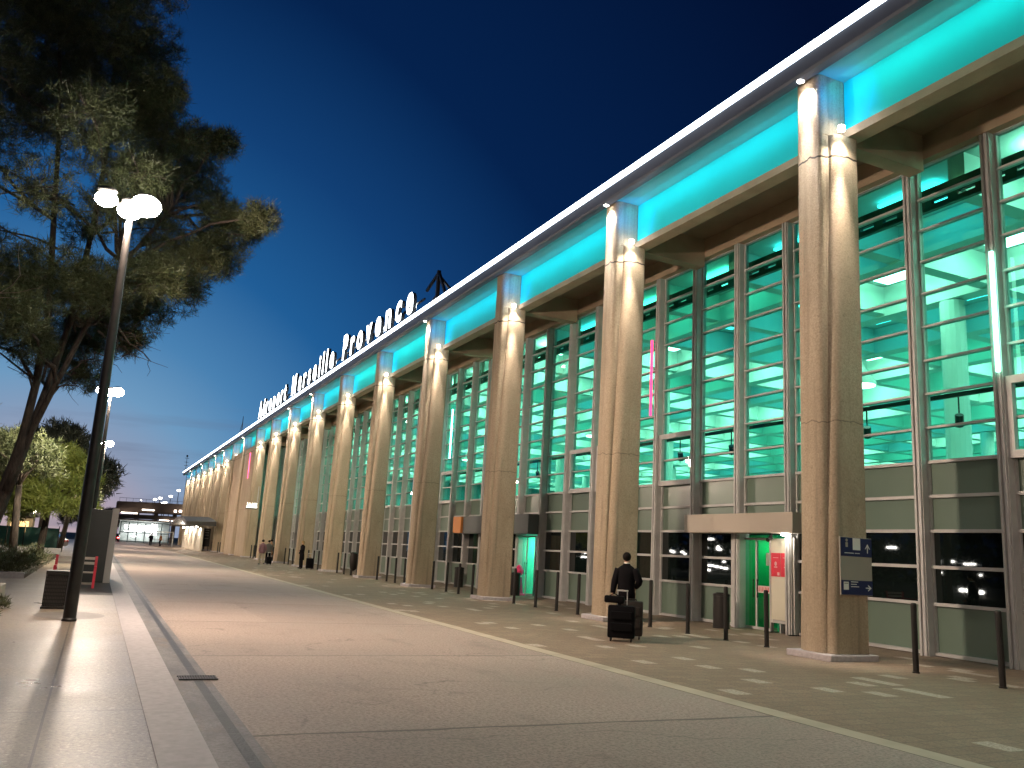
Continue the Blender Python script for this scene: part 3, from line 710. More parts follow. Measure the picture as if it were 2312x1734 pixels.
# ------------------------------------------------------------------ bollards
bm_ = MB().lathe([(.062, 0), (.062, .02), (.05, .025), (.05, 1.15), (.045, 1.175), (.03, 1.185)], (0, 0, 0), 14)
BOL = bpy.data.meshes.new('bollard'); BOL.from_pydata(bm_.v, [], bm_.f); BOL.materials.append(DARKMETAL)
ORD = ['nearest', 'second', 'third', 'farthest']
WHERE = {-1: 'right of the pillar with the direction sign', 0: 'in front of the green doorway bay', 1: 'in the bay with the turquoise lit door behind',
         2: 'in the third bay from the direction sign', 3: 'in the fourth bay from the direction sign', 4: 'in the bay with the bagged bin on a post'}
for k in range(-2, 18):
    for i, off in enumerate((1.75, 3.05, 4.45, 6.05)):
        if k >= 12 and i == 3: continue
        o = link_mesh('bollard', BOL); o.location = (13.16+random.uniform(-.02, .02), colY(k)+off, .004); o.rotation_euler = (random.uniform(-.01, .01), random.uniform(-.01, .01), 0); smooth = True
        lb = f'thin dark bollard, {ORD[i]} of four {WHERE[k]}' if k in WHERE else ('thin dark bollard in the long row far down the facade' if k > 4 else 'thin dark bollard at the near end of the row beyond the right edge')
        tag(o, lb, 'bollard', 'bollards along the terminal front')

# ------------------------------------------------------------------ bins
def bin_shape(x, y, r, h):
    b = MB().lathe([(r*1.04, 0), (r*1.04, .03), (r, .035), (r, h-.08), (r*1.05, h-.075), (r*1.05, h-.02), (r*.8, h)], (x, y, 0), 20); return b
for (x, y, lb) in ((15.5, 18.9, 'dark round bin against the glass left of the green doorway'), (15.75, 32.2, 'dark round bin behind the third pillar beside the pink cone'), (15.6, 37.9, 'dark round bin behind the fourth pillar near dark glass')):
    t = thing('round_bin', lb, 'bin', (x, y, 0), 'round bins by the glass')
    o = build('bin_body', bin_shape(x, y, .22, .92), DARKMETAL, t); smooth_by_angle(o)
    build('bin_mouth_shade', MB().lathe([(.14, .921), (.14, .93)], (x, y, 0), 16), SUIT, t)  # black disc stands for the shade inside the bin mouth
t = thing('bagged_bin', 'dark bag bin hanging on a slim post between far pillars', 'bin', (13.2, 47.9, 0))
build('bin_post', MB().tube([(13.2, 47.9, 0), (13.2, 47.9, 1.25)], .035, 8), DARKMETAL, t)
o = build('bin_bag', MB().lathe([(.05, .26), (.18, .38), (.24, .7), (.25, 1.0), (.20, 1.2)], (13.2, 47.66, 0), 14), CASE2, t); smooth_by_angle(o, 60)
o = build('bin_lid', MB().lathe([(.24, 1.2), (.25, 1.23), (.1, 1.28)], (13.2, 47.66, 0), 14), DARKMETAL, t)
t = thing('pink_cone', 'tall bright pink cone with a pale band before the turquoise doorway', 'cone', (16.1, 32.55, 0))
o = build('cone_body', MB().lathe([(.30, 0), (.30, .05), (.20, .08), (.13, .55), (.10, .82), (.17, .88), (.18, 1.02), (.10, 1.18), (.03, 1.24)], (16.1, 32.55, 0), 20), PINK, t); smooth_by_angle(o, 50)
build('pale_band', MB().lathe([(.122, .74), (.112, .80)], (16.1, 32.55, 0), 20), WHITEP, t)

t = thing('litter_bin', 'dark perforated square litter bin standing behind the lamp post', 'bin', (-.60, 20.6, .028))
x0, x1, y0, y1, z0, z1 = -.80, -.38, 20.42, 20.84, .03, .80
b = MB()
for i in range(15):
    xx = x0+.0+(x1-x0)*i/14
    b.box(xx-.011, xx+.011, y0, y0+.012, z0+.05, z1-.08); b.box(xx-.011, xx+.011, y1-.012, y1, z0+.05, z1-.08)
    yy_ = y0+(y1-y0)*i/14
    if 0 < i < 14: b.box(x0, x0+.012, yy_-.011, yy_+.011, z0+.05, z1-.08); b.box(x1-.012, x1, yy_-.011, yy_+.011, z0+.05, z1-.08)
for z in np.linspace(z0+.1, z1-.15, 8):
    b.box(x0-.002, x1+.002, y0-.003, y0-.0005, z, z+.03); b.box(x0-.003, x0-.0005, y0, y1, z, z+.03)
build('perforated_shell', b, DARKMETAL, t)
build('bin_rim', MB().cbox(x0-.015, x1+.015, y0-.015, y1+.015, z1-.08, z1, .01), DARKMETAL, t)
build('bin_base', MB().cbox(x0-.03, x1+.03, y0-.03, y1+.03, z0, z0+.045, .008), DARKMETAL, t)
build('inner_bucket', MB().box(x0+.03, x1-.03, y0+.03, y1-.03, z0+.046, z1-.082), mat('bin_inner', (.10, .09, .08), .7), t)

# drain grate, manhole ring
t = thing('drain_grate', 'cast iron drain grate across the gutter channel', 'drain grate', (1.3, 11.08, .009))
b = MB()
for i in range(15): xx = 1.10+.41*i/14; b.box(xx, xx+.016, 10.98, 11.22, .010, .022)
b.box(1.09, 1.53, 10.96, 10.98, .010, .023); b.box(1.09, 1.53, 11.22, 11.24, .010, .023)
build('grate_bars', b, mat('cast_iron', (.06, .055, .05), .45, .6, noise=(30, .3)), t)
build('grate_pit_shade', MB().box(1.10, 1.52, 10.98, 11.22, .0095, .0105), mat('pit_shade_black', (.004, .004, .004), .9), t)  # thin black sheet paints the shade below the bars
a = MB(); n = 40
a.add([(-.25+r_*math.cos(2*math.pi*i/n), 19.0+r_*1.35*math.sin(2*math.pi*i/n), .0315) for r_ in (.0001, .62) for i in range(n)], [(i, n+i, n+(i+1) % n, (i+1) % n) for i in range(n)])
tag(build('lamp_footing', a, mat('footing_concrete', (.24, .22, .20), .5, noise=(2, .12))), kind='structure')

# ------------------------------------------------------------------ totem and bench
t = thing('information_totem', 'tall dark slab totem with a pale edge standing by the kerb', 'totem', (.1, 31.2, .034))
build('totem_slab', MB().cbox(-.42, .40, 31.0, 31.3, .04, 2.36, .01), DGREY, t)
build('pale_edge', MB().box(.405, .60, 31.0, 34.6, .036, 2.42), mat('totem_pale_edge', (.42, .40, .39), .5, noise=(1, .1)), t)
build('totem_back', MB().box(-.42, .40, 31.301, 34.6, .036, 2.2), DGREY, t)

t = thing('red_bench', 'red framed bench with pale slats before the dark totem', 'bench', (-.35, 28.2, .034))
for x in (-.92, .12):
    b = MB(); yb0, yb1 = 27.85, 28.45
    b.obox((x, yb1, .036), (x, yb1+.08, .92), .07, .10); b.obox((x, yb0, .036), (x, yb0+.02, .62), .07, .09); b.obox((x, yb0-.06, .62), (x, yb1+.05, .62), .07, .06); b.box(x-.03, x+.03, yb0+.02, yb1, .36, .52)
    build('end_frame', b, RED, t)
for i in range(4): build('seat_slat', MB().box(-.88, .08, 27.90+i*.13, 28.01+i*.13, .455, .485), SLAT, t)
for z in (.68, .82): build('back_slat', MB().box(-.88, .08, 28.50, 28.53, z, z+.075), SLAT, t)
for yv in (28.42, 27.88): build('foot_rail', MB().box(-.88, .08, yv, yv+.03, .14, .17), SLAT, t)

# ------------------------------------------------------------------ street lamps
def make_lamp(x, y, label, lit=3000, spill=250, H=8.1, heads=((-.46, -.10), (.26, -.14), (-.02, .30))):
    t = thing('street_lamp', label, 'street lamp', (x, y, .03), 'street lamps along the kerb')
    b = MB(); n = 12
    o = build('pole', MB().lathe([(.125, .0), (.125, .04), (.112, .05), (.105, 2.5), (.085, 5.5), (.06, H-.05)], (x, y, .03), 16), POLE, t); smooth_by_angle(o)
    arm = MB()
    for (dx, dy) in heads: arm.obox((x, y, H-.12), (x+dx*1.0, y+dy, H+.02), .05, .05)
    build('arm', arm, POLE, t)
    for (dx, dy), hr in zip(heads, (.21, .29, .24)):
        hx, hy = x+dx, y+dy
        hd = build('lamp_head', MB().ball((hx, hy, H+.15), .19, 16, 8, (1, .8, .4)), POLE, t, smooth=True)
        build('glare_ball', MB().ball((hx, hy, H-.03), hr, 16, 10, (1, .9, .74)), LAMP_HEAD, hd, smooth=True)  # oversized glowing ball stands in for the lamp's glare
    if lit:
        light('lamp_beam', 'AREA', (x+.05, y-.02, H-.22), lit, (1, .75, .565), t, shape='DISK', size=.6, to=(x+8.5, y, 3.2))
        if 40 < y < 75: light('pine_fill_beam', 'AREA', (x-.25, y+.1, H-.22), 2600, (1, .86, .62), t, shape='DISK', size=.5, to=(x-3.4, y+14, 4.2))  # extra beam added on two lamps to brighten the round pine
        light('lamp_spill', 'POINT', (x+.05, y-.25, H-.15), spill, (1, .84, .68), t, shadow_soft_size=.2)
    return t
lamps = [(17.86, 'tall dark street lamp with bright heads beside the litter bin', 3700), (43.4, 'second street lamp, its lit head just right of the nearest dark pole', 2900), (69.8, 'third street lamp down the kerb, lit head below the second', 2900),
         (95.8, 'fourth street lamp down the kerb, low beside the dark pole', 2900), (122, 'fifth street lamp, above the dark totem top', 2900), (148, 'sixth and farthest street lamp of the kerb row', 1400), (-8.2, 'street lamp of the kerb row standing behind the camera', 2300), (-34.2, 'unseen lamp added well behind the camera to brighten the road', 1500)]  # last entry: unseen lamp added to light the near road
for y, lb, e in lamps: make_lamp(-.23, y, lb, e, 700 if 40 < y < 45 else (700 if y > 40 else (110 if y > 0 else 200)))

# ------------------------------------------------------------------ vegetation
def tri_cloud(name, base, dirs, length, width, m, parent):
    n = len(base); dirs = dirs/np.linalg.norm(dirs, axis=1, keepdims=True)
    side = np.cross(dirs, RNG.normal(size=(n, 3))); side /= np.linalg.norm(side, axis=1, keepdims=True)+1e-9
    L = (np.asarray(length)*RNG.uniform(.7, 1.3, n))[:, None] if np.ndim(length) == 0 else length[:, None]
    v = np.empty((n, 3, 3)); v[:, 0] = base-side*width/2; v[:, 1] = base+side*width/2; v[:, 2] = base+dirs*L
    off = np.array(wloc(parent)); v = (v-off).reshape(-1, 3).astype(np.float32)
    me = bpy.data.meshes.new(name); me.vertices.add(n*3); me.vertices.foreach_set('co', v.ravel()); me.loops.add(n*3); me.loops.foreach_set('vertex_index', np.arange(n*3, dtype=np.int32))
    me.polygons.add(n); me.polygons.foreach_set('loop_start', np.arange(0, n*3, 3, dtype=np.int32)); me.polygons.foreach_set('loop_total', np.full(n, 3, dtype=np.int32))
    me.materials.append(m); me.update(calc_edges=True); me.validate()
    return link_mesh(name, me, parent)
def leaf_cloud(name, cen, nrm_jit, size, m, parent):
    """diamond leaves"""
    n = len(cen); a = RNG.normal(size=(n, 3)); a /= np.linalg.norm(a, axis=1, keepdims=True); b = np.cross(a, RNG.normal(size=(n, 3))); b /= np.linalg.norm(b, axis=1, keepdims=True)
    s = (size*RNG.uniform(.6, 1.4, n))[:, None]
    v = np.stack([cen-a*s, cen+b*s*.5, cen+a*s, cen-b*s*.5], 1)-np.array(wloc(parent)); v = v.reshape(-1, 3).astype(np.float32)
    me = bpy.data.meshes.new(name); me.vertices.add(n*4); me.vertices.foreach_set('co', v.ravel()); me.loops.add(n*4); me.loops.foreach_set('vertex_index', np.arange(n*4, dtype=np.int32))
    me.polygons.add(n); me.polygons.foreach_set('loop_start', np.arange(0, n*4, 4, dtype=np.int32)); me.polygons.foreach_set('loop_total', np.full(n, 4, dtype=np.int32))
    me.materials.append(m); me.update(calc_edges=True); me.validate()
    return link_mesh(name, me, parent)
def in_ball(n): 
    p = RNG.normal(size=(n, 3)); p /= np.linalg.norm(p, axis=1, keepdims=True); return p*(RNG.uniform(0, 1, n)**(1/2.2))[:, None]
def curve_pts(a, b, sag, k=5, jit=.0):
    a, b = np.array(a, float), np.array(b, float); out = []
    for i in range(k+1):
        u = i/k; p = a+(b-a)*u; p[2] += sag*math.sin(math.pi*u); p += RNG.normal(size=3)*jit*(0 < i < k); out.append(tuple(p))
    return out

# the big pine over the lamp
LOBES = [(-3.74,26.46,15.88,2.02),(-2.22,27.87,17.23,1.9),(-.73,24.12,14.97,1.16),(-.86,26.1,14.65,1.52),(-2.74,29.54,16,2.13),(-4.1,29.57,15.27,1.78),(.01,22.63,13.16,.61),(-.47,23.37,12.71,.87),(-1.36,21.96,11.04,1.13),(-2.84,25.47,12.46,1.03),
 (-.75,21.77,10.38,1.02),(.28,25.61,12.52,1.09),(1.33,27.34,13.84,.89),(1.76,24.01,12.66,.53),(.19,27.59,12.07,1.16),(1.45,26.82,12.4,.87),(2.72,21.72,9.83,.48),(2.95,26.53,11.1,.58),(2.01,23.83,10.27,.71),(2.13,25.24,9.63,.74),(1.44,24.05,9.14,.83),
 (1.49,27.74,9.33,.73),(.71,25.46,9.97,1.0),(.44,22.91,8.09,.77),(.28,26.4,7.9,.88),(-.43,28.52,8.87,1.16),(-.94,24.26,7.94,1.04),(-1.96,23.5,7.79,1.1),(-2.68,24.99,7.81,.97),(-1.65,29.93,8.08,1.26),(-.56,30.28,8.03,.91),(.15,27.55,7.28,.49),
 (-1.85,29.63,6.79,.94),(-1.0,29.11,6.37,.65),(-2.25,24.9,6.36,.66),(-2.39,22.33,6.48,.75),(-2.63,27.38,11.17,.7),(-1.49,26.52,10.12,.7),(-4.98,23.53,13.22,1.95),(-4.93,25.16,11.47,1.81),(-4.32,25.72,8.46,1.71),(-3.1,23.92,17.13,2.5),
 (-1.02,24.13,17.2,1.44),(-3.64,25.62,6.78,.97),(-6.5,26,9.5,1.7),(-6.8,28,12.5,2.0),(-2.5,27,19.8,2.4),(-5,27,18,2.4),(-1,22,9.3,.7),(-.2,20.2,9.6,.75),(-1.3,19.6,10.6,.9),(-2.2,21,9.2,.8)]
THIN = {LOBES[i] for i in (8, 9, 10, 36, 37, 38, 48, 49, 50, 51)}
pine = thing('large_pine', 'large forked pine leaning over the street lamp at upper left', 'pine tree', (-2.75, 27.5, 0))
tr = MB()
tr.tube([(-2.85, 27.6, .1), (-2.70, 27.5, 1.2), (-2.45, 27.3, 2.4), (-2.2, 27.0, 3.6), (-2.12, 26.9, 4.6)], [.26, .20, .185, .175, .08], 12)
stems = [[(-2.36, 27.15, 2.6), (-2.2, 26.95, 3.8), (-2.05, 26.7, 5.6), (-2.0, 26.3, 7.6), (-2.25, 26.2, 10.2), (-2.5, 26.3, 13), (-3.0, 26.5, 16.5)], [(-2.34, 27.15, 2.6), (-2.06, 27.0, 4.0), (-1.80, 27.3, 5.6), (-1.50, 27.4, 7.6), (-1.3, 27, 10.2), (-1.2, 26.4, 13), (-1.4, 26, 16)],
         [(-2.3, 27.1, 3.0), (-2.0, 26.9, 4.2), (-1.55, 26.4, 5.6), (-1.0, 25.7, 7.2), (-.3, 25.2, 9.0), (.6, 25, 10.6)]]
for s_ in stems: tr.tube(s_, np.linspace(.135 if s_ is not stems[2] else .10, .045, len(s_)), 9)
build('trunk', tr, BARK, pine, smooth=True)
br = MB(); nb = []; nd = []
# loose sprays that bridge the clumps
for k in range(60):
    a_, b_ = random.sample(LOBES[:40], 2)
    if math.dist(a_[:3], b_[:3]) < 4.2:
        u = random.uniform(.35, .65); LOBES.append(tuple(a_[i]*(1-u)+b_[i]*u for i in range(3))+(random.uniform(.5, .95),)); THIN.add(LOBES[-1])
spts = [p for s_ in stems for p in s_[1:]]
for (x, y, z, r) in LOBES:
    c = np.array((x, y, z))
    anc = min(spts, key=lambda p: np.linalg.norm(np.array(p)-c)+.8*max(0, p[2]-z+.5))
    br.tube(curve_pts(anc, c, .25, 6, .08), np.linspace(.055, .022, 7), 6)
    for k in range(int(10+8*r)):
        d_ = in_ball(1)[0]; tip = c+d_*r*1.0
        br.tube(curve_pts(c+d_*r*.1, tip, .06, 3, .04), [.016, .012, .009, .006], 4, cap=False)
    dn = .42 if (x, y, z, r) in THIN else 1.0; nt_ = int((235*r**2+90)*dn)
    q = in_ball(nt_); cen = c+q*r*np.array((1.05, 1.05, .85))
    K = 20
    base = np.repeat(cen, K, 0)+RNG.normal(size=(nt_*K, 3))*.05
    dirs = RNG.normal(size=(nt_*K, 3))+np.repeat(q, K, 0)*.7+np.array((0, 0, .35))
    nb.append(base); nd.append(dirs)
# bare dead twigs low on the right and through the middle
for a_, b_ in (((-.55, 25.6, 7.3), (.75, 25.5, 6.4)), ((-.5, 25.6, 7.2), (.45, 25.5, 6.8)), ((-.7, 25.6, 7.1), (.2, 25.5, 6.5)), ((-1.9, 26.3, 6.2), (-3.6, 25.8, 7.4)), ((-2.1, 26.6, 5.4), (-4.2, 26, 7.0)), ((-1.3, 27.1, 6.1), (-.4, 26.5, 6.6)), ((-1.6, 26.5, 5.3), (-1.0, 26.2, 5.7)),
               ((-1.6, 26.2, 10.4), (-5, 24, 11)), ((-2.0, 26.3, 9.4), (-5, 24.5, 9.2)), ((-1.4, 26.8, 8.6), (-4.5, 23.5, 9.6)), ((-1.0, 26, 10), (2.6, 23.5, 9.9)), ((-.3, 25.2, 9), (2.9, 25.8, 10.6)), ((-1.8, 26.4, 10.8), (-4.6, 25.6, 10.2))):
    br.tube(curve_pts(a_, b_, .15, 7, .07), np.linspace(.035, .010, 8), 5)
    for k in range(7):
        u = random.uniform(.3, 1); p = np.array(a_)+(np.array(b_)-np.array(a_))*u
        br.tube(curve_pts(p, p+RNG.normal(size=3)*np.array((.5, .5, .35)), .03, 3, .03), [.010, .008, .006, .004], 4, cap=False)
build('branches', br, BARK, pine)
tri_cloud('crown', np.concatenate(nb), np.concatenate(nd), .23, .015, NEEDLE, pine)

def round_pine(name, label, x, y, h, rx, rz, m, group, n=900, trunk=.22, lean=0.0, crown_z=None):
    t = thing(name, label, 'pine tree', (x, y, 0), group)
    cz = crown_z if crown_z else h-rz
    tb = MB().tube([(x, y, 0), (x+lean*.4, y, cz*.4), (x+lean, y, cz)], [trunk*1.15, trunk, trunk*.7], 9)
    for k in range(7):
        a_ = 2*math.pi*k/7; tb.tube(curve_pts((x+lean*.8, y, cz*.75), (x+lean+math.cos(a_)*rx*.6, y+math.sin(a_)*rx*.6, cz+rz*.25), .2, 4, .08), np.linspace(trunk*.4, .03, 5), 6)
    build('trunk', tb, BARK, t, smooth=True)
    # crown: clumps scattered over a flattened dome, each a spray of needles
    nc = 60; cl = []
    for k in range(nc):
        u = RNG.uniform(0, 2*math.pi); v = RNG.uniform(-.35, 1); rr_ = math.sqrt(max(0, 1-max(v, 0)**2))*RNG.uniform(.55, 1)
        cl.append((x+lean+math.cos(u)*rx*rr_, y+math.sin(u)*rx*rr_, cz+v*rz*RNG.uniform(.75, 1)))
    cl = np.array(cl); idx = RNG.integers(0, nc, n*4); s_ = rx*.22
    q = in_ball(len(idx)); cen = cl[idx]+q*s_; K = 6
    base = np.repeat(cen, K, 0)+RNG.normal(size=(len(cen)*K, 3))*s_*.12
    dirs = RNG.normal(size=(len(base), 3))+np.repeat(q, K, 0)*.8+np.array((0, 0, .5))
    tri_cloud('crown', base, dirs, s_*.55, s_*.10, m, t)
    return t
gp_ = 'pines beyond the planting bed'
round_pine('round_pine', 'bright yellow green round pine with lamp light in its colour beyond the bench', -2.95, 60, 7.2, 2.6, 3.4, YPINE, gp_, 1300, .2, .15, 3.6)
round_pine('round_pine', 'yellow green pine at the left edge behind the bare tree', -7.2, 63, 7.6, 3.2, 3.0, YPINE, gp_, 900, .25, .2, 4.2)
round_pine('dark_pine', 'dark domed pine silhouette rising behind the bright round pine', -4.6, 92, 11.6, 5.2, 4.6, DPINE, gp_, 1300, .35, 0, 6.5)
round_pine('dark_pine', 'dark pine silhouette far left behind the leaning trunk', -13.5, 96, 11, 5.5, 4.5, DPINE, gp_, 1000, .35, 0, 6)
for (x, y, h, lb) in ((-3.4, 47, 6.5, 'slim pine trunk right behind the bench, thin crown'), (-4.9, 52, 7.0, 'slim pine with leaning trunk left of the green hoarding'), (-6.6, 50, 6.8, 'thick pine trunk near the bright headlights'), (-2.3, 72, 6.2, 'thin pine just left of the dark lamp pole')):
    round_pine('slim_pine', lb, x, y, h, 1.8, 1.5, NEEDLE, gp_, 350, .17, random.uniform(-.5, .5), h-1.8)
for (x, y, r, lb) in ((1.6, 205, 3.6, 'dark rounded tree at the left end of the elevated road'), (-3, 190, 4.2, 'dark tree beyond the totem top'), (-.35, 158, 1.6, 'small dark tree behind the lamp row')):
    round_pine('dark_tree', lb, x, y, 6.5 if r > 2 else 12, r, 2.6 if r > 2 else 3.2, DPINE, 'dark trees at the far end', 500, .3)
# low rosemary-like shrubs in the bed
SP = [(-2.5, 33.6, .75), (-3.6, 34.2, .9), (-4.9, 33.8, .8), (-6.2, 34.6, .95), (-3.0, 36.4, .8), (-4.4, 37.4, .95), (-7.6, 36, 1.0), (-5.6, 39, .9), (-2.4, 39.5, .7), (-3.8, 42, .9), (-6.8, 43, 1.0), (-2.5, 46, .8)]
SL = ['nearest low green shrub at the right corner of the bed', 'low green shrub second from the bed corner', 'low grey green shrub third along the bed front', 'low shrub by the left edge on the bed front', 'low shrub in the second row behind the bench', 'bushy shrub in the second row left of the bench',
      'tall shrub at the far left of the second row', 'shrub in the third row left of the bench', 'small shrub behind the right bench end', 'shrub behind the slim pine trunk', 'large shrub deep in the bed at left', 'far shrub at the back right of the bed']
for (x, y, r), lb in zip(SP, SL):
    t = thing('low_shrub', lb, 'shrub', (x, y, .15), 'shrubs in the planting bed')
    st = MB()
    for k in range(9):
        a_ = random.uniform(0, 6.28); st.tube([(x, y, .15), (x+math.cos(a_)*r*.35, y+math.sin(a_)*r*.35, .15+r*.5), (x+math.cos(a_)*r*.6, y+math.sin(a_)*r*.6, .15+r*.85)], [.012, .009, .005], 4)
    build('stems', st, BARK, t)
    q = in_ball(1500); q[:, 2] = np.abs(q[:, 2]); cen = np.array((x, y, .18))+q*np.array((r, r, r*.85))*(1+.25*np.sin(q[:, :1]*7+q[:, 1:2]*5))
    tri_cloud('foliage', cen, q+RNG.normal(size=q.shape)*.6+np.array((0, 0, .6)), .14, .028, SHRUB, t)
for (x, y, r, lb) in ((-1.62, 18.3, .22, 'small tuft of shrub at the left edge on the pavement'), (-1.60, 20.3, .24, 'small shrub tuft beside the pale stone block')):
    t = thing('shrub_tuft', lb, 'shrub', (x, y, .03))
    q = in_ball(500); q[:, 2] = np.abs(q[:, 2]); tri_cloud('foliage', np.array((x, y, .04))+q*r, q+RNG.normal(size=q.shape)*.6+np.array((0, 0, .5)), .11, .018, SHRUB, t)
    st = MB()
    for k in range(6): a_ = random.uniform(0, 6.28); st.tube([(x, y, .03), (x+math.cos(a_)*r*.7, y+math.sin(a_)*r*.7, .03+r*.9)], [.008, .004], 4)
    build('stems', st, BARK, t)

# bare tree whose lit twigs come in at the left edge
bt = thing('bare_tree', 'bare tree with pale lit twigs and a few dry leaves at left edge', 'tree', (-3.3, 12.0, .03))
b = MB(); lf = []
b.tube([(-3.3, 12, .03), (-3.25, 12, 1.2), (-3.15, 11.95, 2.4), (-3.0, 11.9, 3.6)], [.09, .08, .06, .04], 8)
def twig(p, d, L, r, depth):
    d = d/np.linalg.norm(d); pts = [p]
    for i in range(5):
        d = d+RNG.normal(size=3)*.13+np.array((0, 0, .05)); d /= np.linalg.norm(d); pts.append(pts[-1]+d*L/5)
    b.tube(pts, np.linspace(r, r*.35, 6), 5, cap=False)
    if depth: 
        for k in range(4 if depth > 1 else 3):
            i = random.randint(1, 5); twig(pts[i], d+RNG.normal(size=3)*.55, L*.55, r*.5, depth-1)
    elif random.random() < .16: lf.append(pts[-1])
for z0, n_ in ((1.3, 3), (1.9, 4), (2.5, 5), (3.0, 5), (3.5, 4)):
    for k in range(n_):
        twig(np.array((-3.2, 11.95, z0)), np.array((random.uniform(.45, 1.0), random.uniform(-.6, .5), random.uniform(.15, .8))), random.uniform(1.0, 1.65), .022, 2)
for k in range(10): twig(np.array((-3.2, 11.95, random.uniform(1.2, 3.5))), np.array((random.uniform(-1, -.2), random.uniform(-.7, .7), random.uniform(.1, .9))), 1.5, .02, 2)
build('branches', b, TWIG, bt)
cen = np.repeat(np.array(lf), 2, 0)+RNG.normal(size=(len(lf)*2, 3))*.03
leaf_cloud('leaves', cen, 1, .035, DRY, bt)

# ------------------------------------------------------------------ left background clutter
t = thing('stone_block', 'pale low stone block at the left edge of the pavement', 'stone block', (-2.1, 21.4, .028))
build('block', MB().cbox(-2.7, -1.62, 20.9, 22.0, .03, .44, .02), mat('pale_block', (.40, .36, .30), .6, noise=(1.6, .12), bump=(50, .3, .004)), t)
t = thing('bed_edge_wall', 'low pale stone edging along the front of the planting bed', 'low wall', (-6, 32.3, 0))
o = MB()
for i in range(9): o.cbox(-1.9-1.2*(i+1)+.006, -1.9-1.2*i-.006, 32.22, 32.34, .0, .22, .012)
build('edging', o, STONE, t)
t = thing('back_edge_wall', 'long low pale wall at the back of the planting bed', 'low wall', (-6, 60, 0))
o = MB()
for i in range(20): o.cbox(-1.8-1.5*(i+1)+.006, -1.8-1.5*i-.006, 60.1, 60.4, 0, .5, .015)
build('edging', o, STONE, t)
t = thing('green_hoarding', 'green site hoarding between pine trunks behind the planting bed', 'fence', (-5.3, 68, 0))
b = MB(); 
for i in range(6): b.cbox(-8.6+i*1.05, -7.6+i*1.05, 68, 68.05, .35, 1.7, .01)
build('panels', b, mat('hoarding_green', (.03, .11, .09), .5, noise=(2, .2)), t)
for i in range(7): build('post', MB().box(-8.66+i*1.05, -8.61+i*1.05, 68.0, 68.06, 0, 1.85), DARKMETAL, t)

def car(label, loc, rot, colour, head=False, tail=False, group=None, glow=1.0):
    t = thing('parked_car', label, 'car', loc, group); t.rotation_euler = (0, 0, rot)
    def bb(name, mb, m, parent=t, sm=None):
        o = build(name, mb, m, parent, world=False)
        if sm: smooth_by_angle(o, sm)
        return o
    # side profile in y (length) z, lofted across x with tumblehome
    prof = [(-2.05, .35), (-2.1, .60), (-2.0, .82), (-1.75, .92), (-1.15, 1.38), (-.5, 1.47), (.35, 1.44), (1.0, .98), (1.8, .84), (2.1, .66), (2.12, .38), (1.9, .24), (-1.9, .24)]
    rings = []
    for x in (-.86, -.80, -.4, .4, .80, .86):
        s = 1-.05*(abs(x) > .85); rings.append([(x*(1-.16*max(0, (z-.9)))*1.0, y*s, .24+(z-.24)*(1 if abs(x) < .85 else .93)) for y, z in prof])
    bb('body', MB().loft(rings), mat('car_paint_'+colour[0], colour[1], .3, .2, coat=.6, noise=(1, .05)), sm=30)
    gm = mat('car_glass', (.015, .018, .02), .05, spec=.8)
    gq = MB()
    gq.add([(-.62, -1.72, .97), (.62, -1.72, .97), (.55, -1.20, 1.36), (-.55, -1.20, 1.36)], [(0, 1, 2, 3)]); gq.add([(-.62, 1.03, .99), (.62, 1.03, .99), (.55, .42, 1.42), (-.55, .42, 1.42)], [(3, 2, 1, 0)])
    for sx_ in (-1, 1): gq.add([(sx_*.852, -1.45, .96), (sx_*.852, .90, .96), (sx_*.80, .35, 1.36), (sx_*.80, -1.05, 1.33)], [(0, 1, 2, 3)])
    bb('windows', gq, gm)
    for sx_ in (-1, 1):
        for yv in (-1.28, 1.28):
            wb = MB(); pts = [(sx_*(.78-.10), yv, .31), (sx_*(.80+.06), yv, .31)]; wb.tube(pts, .31, 18); o = bb('wheel', wb, mat('tyre', (.015, .015, .015), .85), sm=40)
            bb('rim', MB().tube([(sx_*.861, yv, .31), (sx_*.872, yv, .31)], .2, 14), ALU, o)
        bb('headlight', MB().cbox(sx_*.55-.16, sx_*.55+.16, 2.02, 2.12, .58, .72, .02), mat('headlight_on', (.9, .9, .9), emit=(1, .97, .9), estr=60*glow) if head else mat('headlight_off', (.6, .6, .6), .2))
        bb('tail_light', MB().cbox(sx_*.60-.15, sx_*.60+.15, -2.13, -2.03, .64, .78, .02), mat('tail_on', (.9, .1, .1), emit=(1, .08, .08), estr=25) if tail else mat('tail_off', (.25, .01, .01), .3))
    return t
car('pale car with headlights on, seen left between pine trunks', (-8.6, 76, .01), R(176), ('silver', (.35, .36, .37)), head=True)
car('dark parked car beside the green hoarding', (-4.2, 82, .01), R(80), ('black', (.02, .02, .025)))
car('red lit car at the far end of the road', (3.1, 176, .01), R(2), ('maroon', (.16, .02, .025)), tail=True)
for (x, y, h, lb) in ((-5.6, 92, 4.6, 'small far lamp glowing between slim trunks'), (-7.6, 84, 4.2, 'small yellow lamp above the hoarding'), (-9.8, 80, 4.8, 'bright lamp at the left edge by the leaning trunk'), (-3.4, 110, 5.0, 'tiny far lamp just left of the dark lamp pole'), (-9.5, 74, 6.6, 'lamp glowing high at the left edge among twigs'), (-6.4, 108, 3.2, 'low far lamp over the parking area')):
    t = thing('garden_lamp', lb, 'lamp', (x, y, 0), 'small lamps in the parking area')
    build('post', MB().tube([(x, y, 0), (x, y, h)], .05, 8), POLE, t)
    o = build('globe', MB().ball((x, y, h+.16), .17), mat('globe_light', (.9, .9, .8), emit=(1, .86, .66), estr=26), t)
    light('globe_lamp', 'POINT', (x+.0, y-.45, h+.1), 130, (1, .80, .58), t, shadow_soft_size=.15)
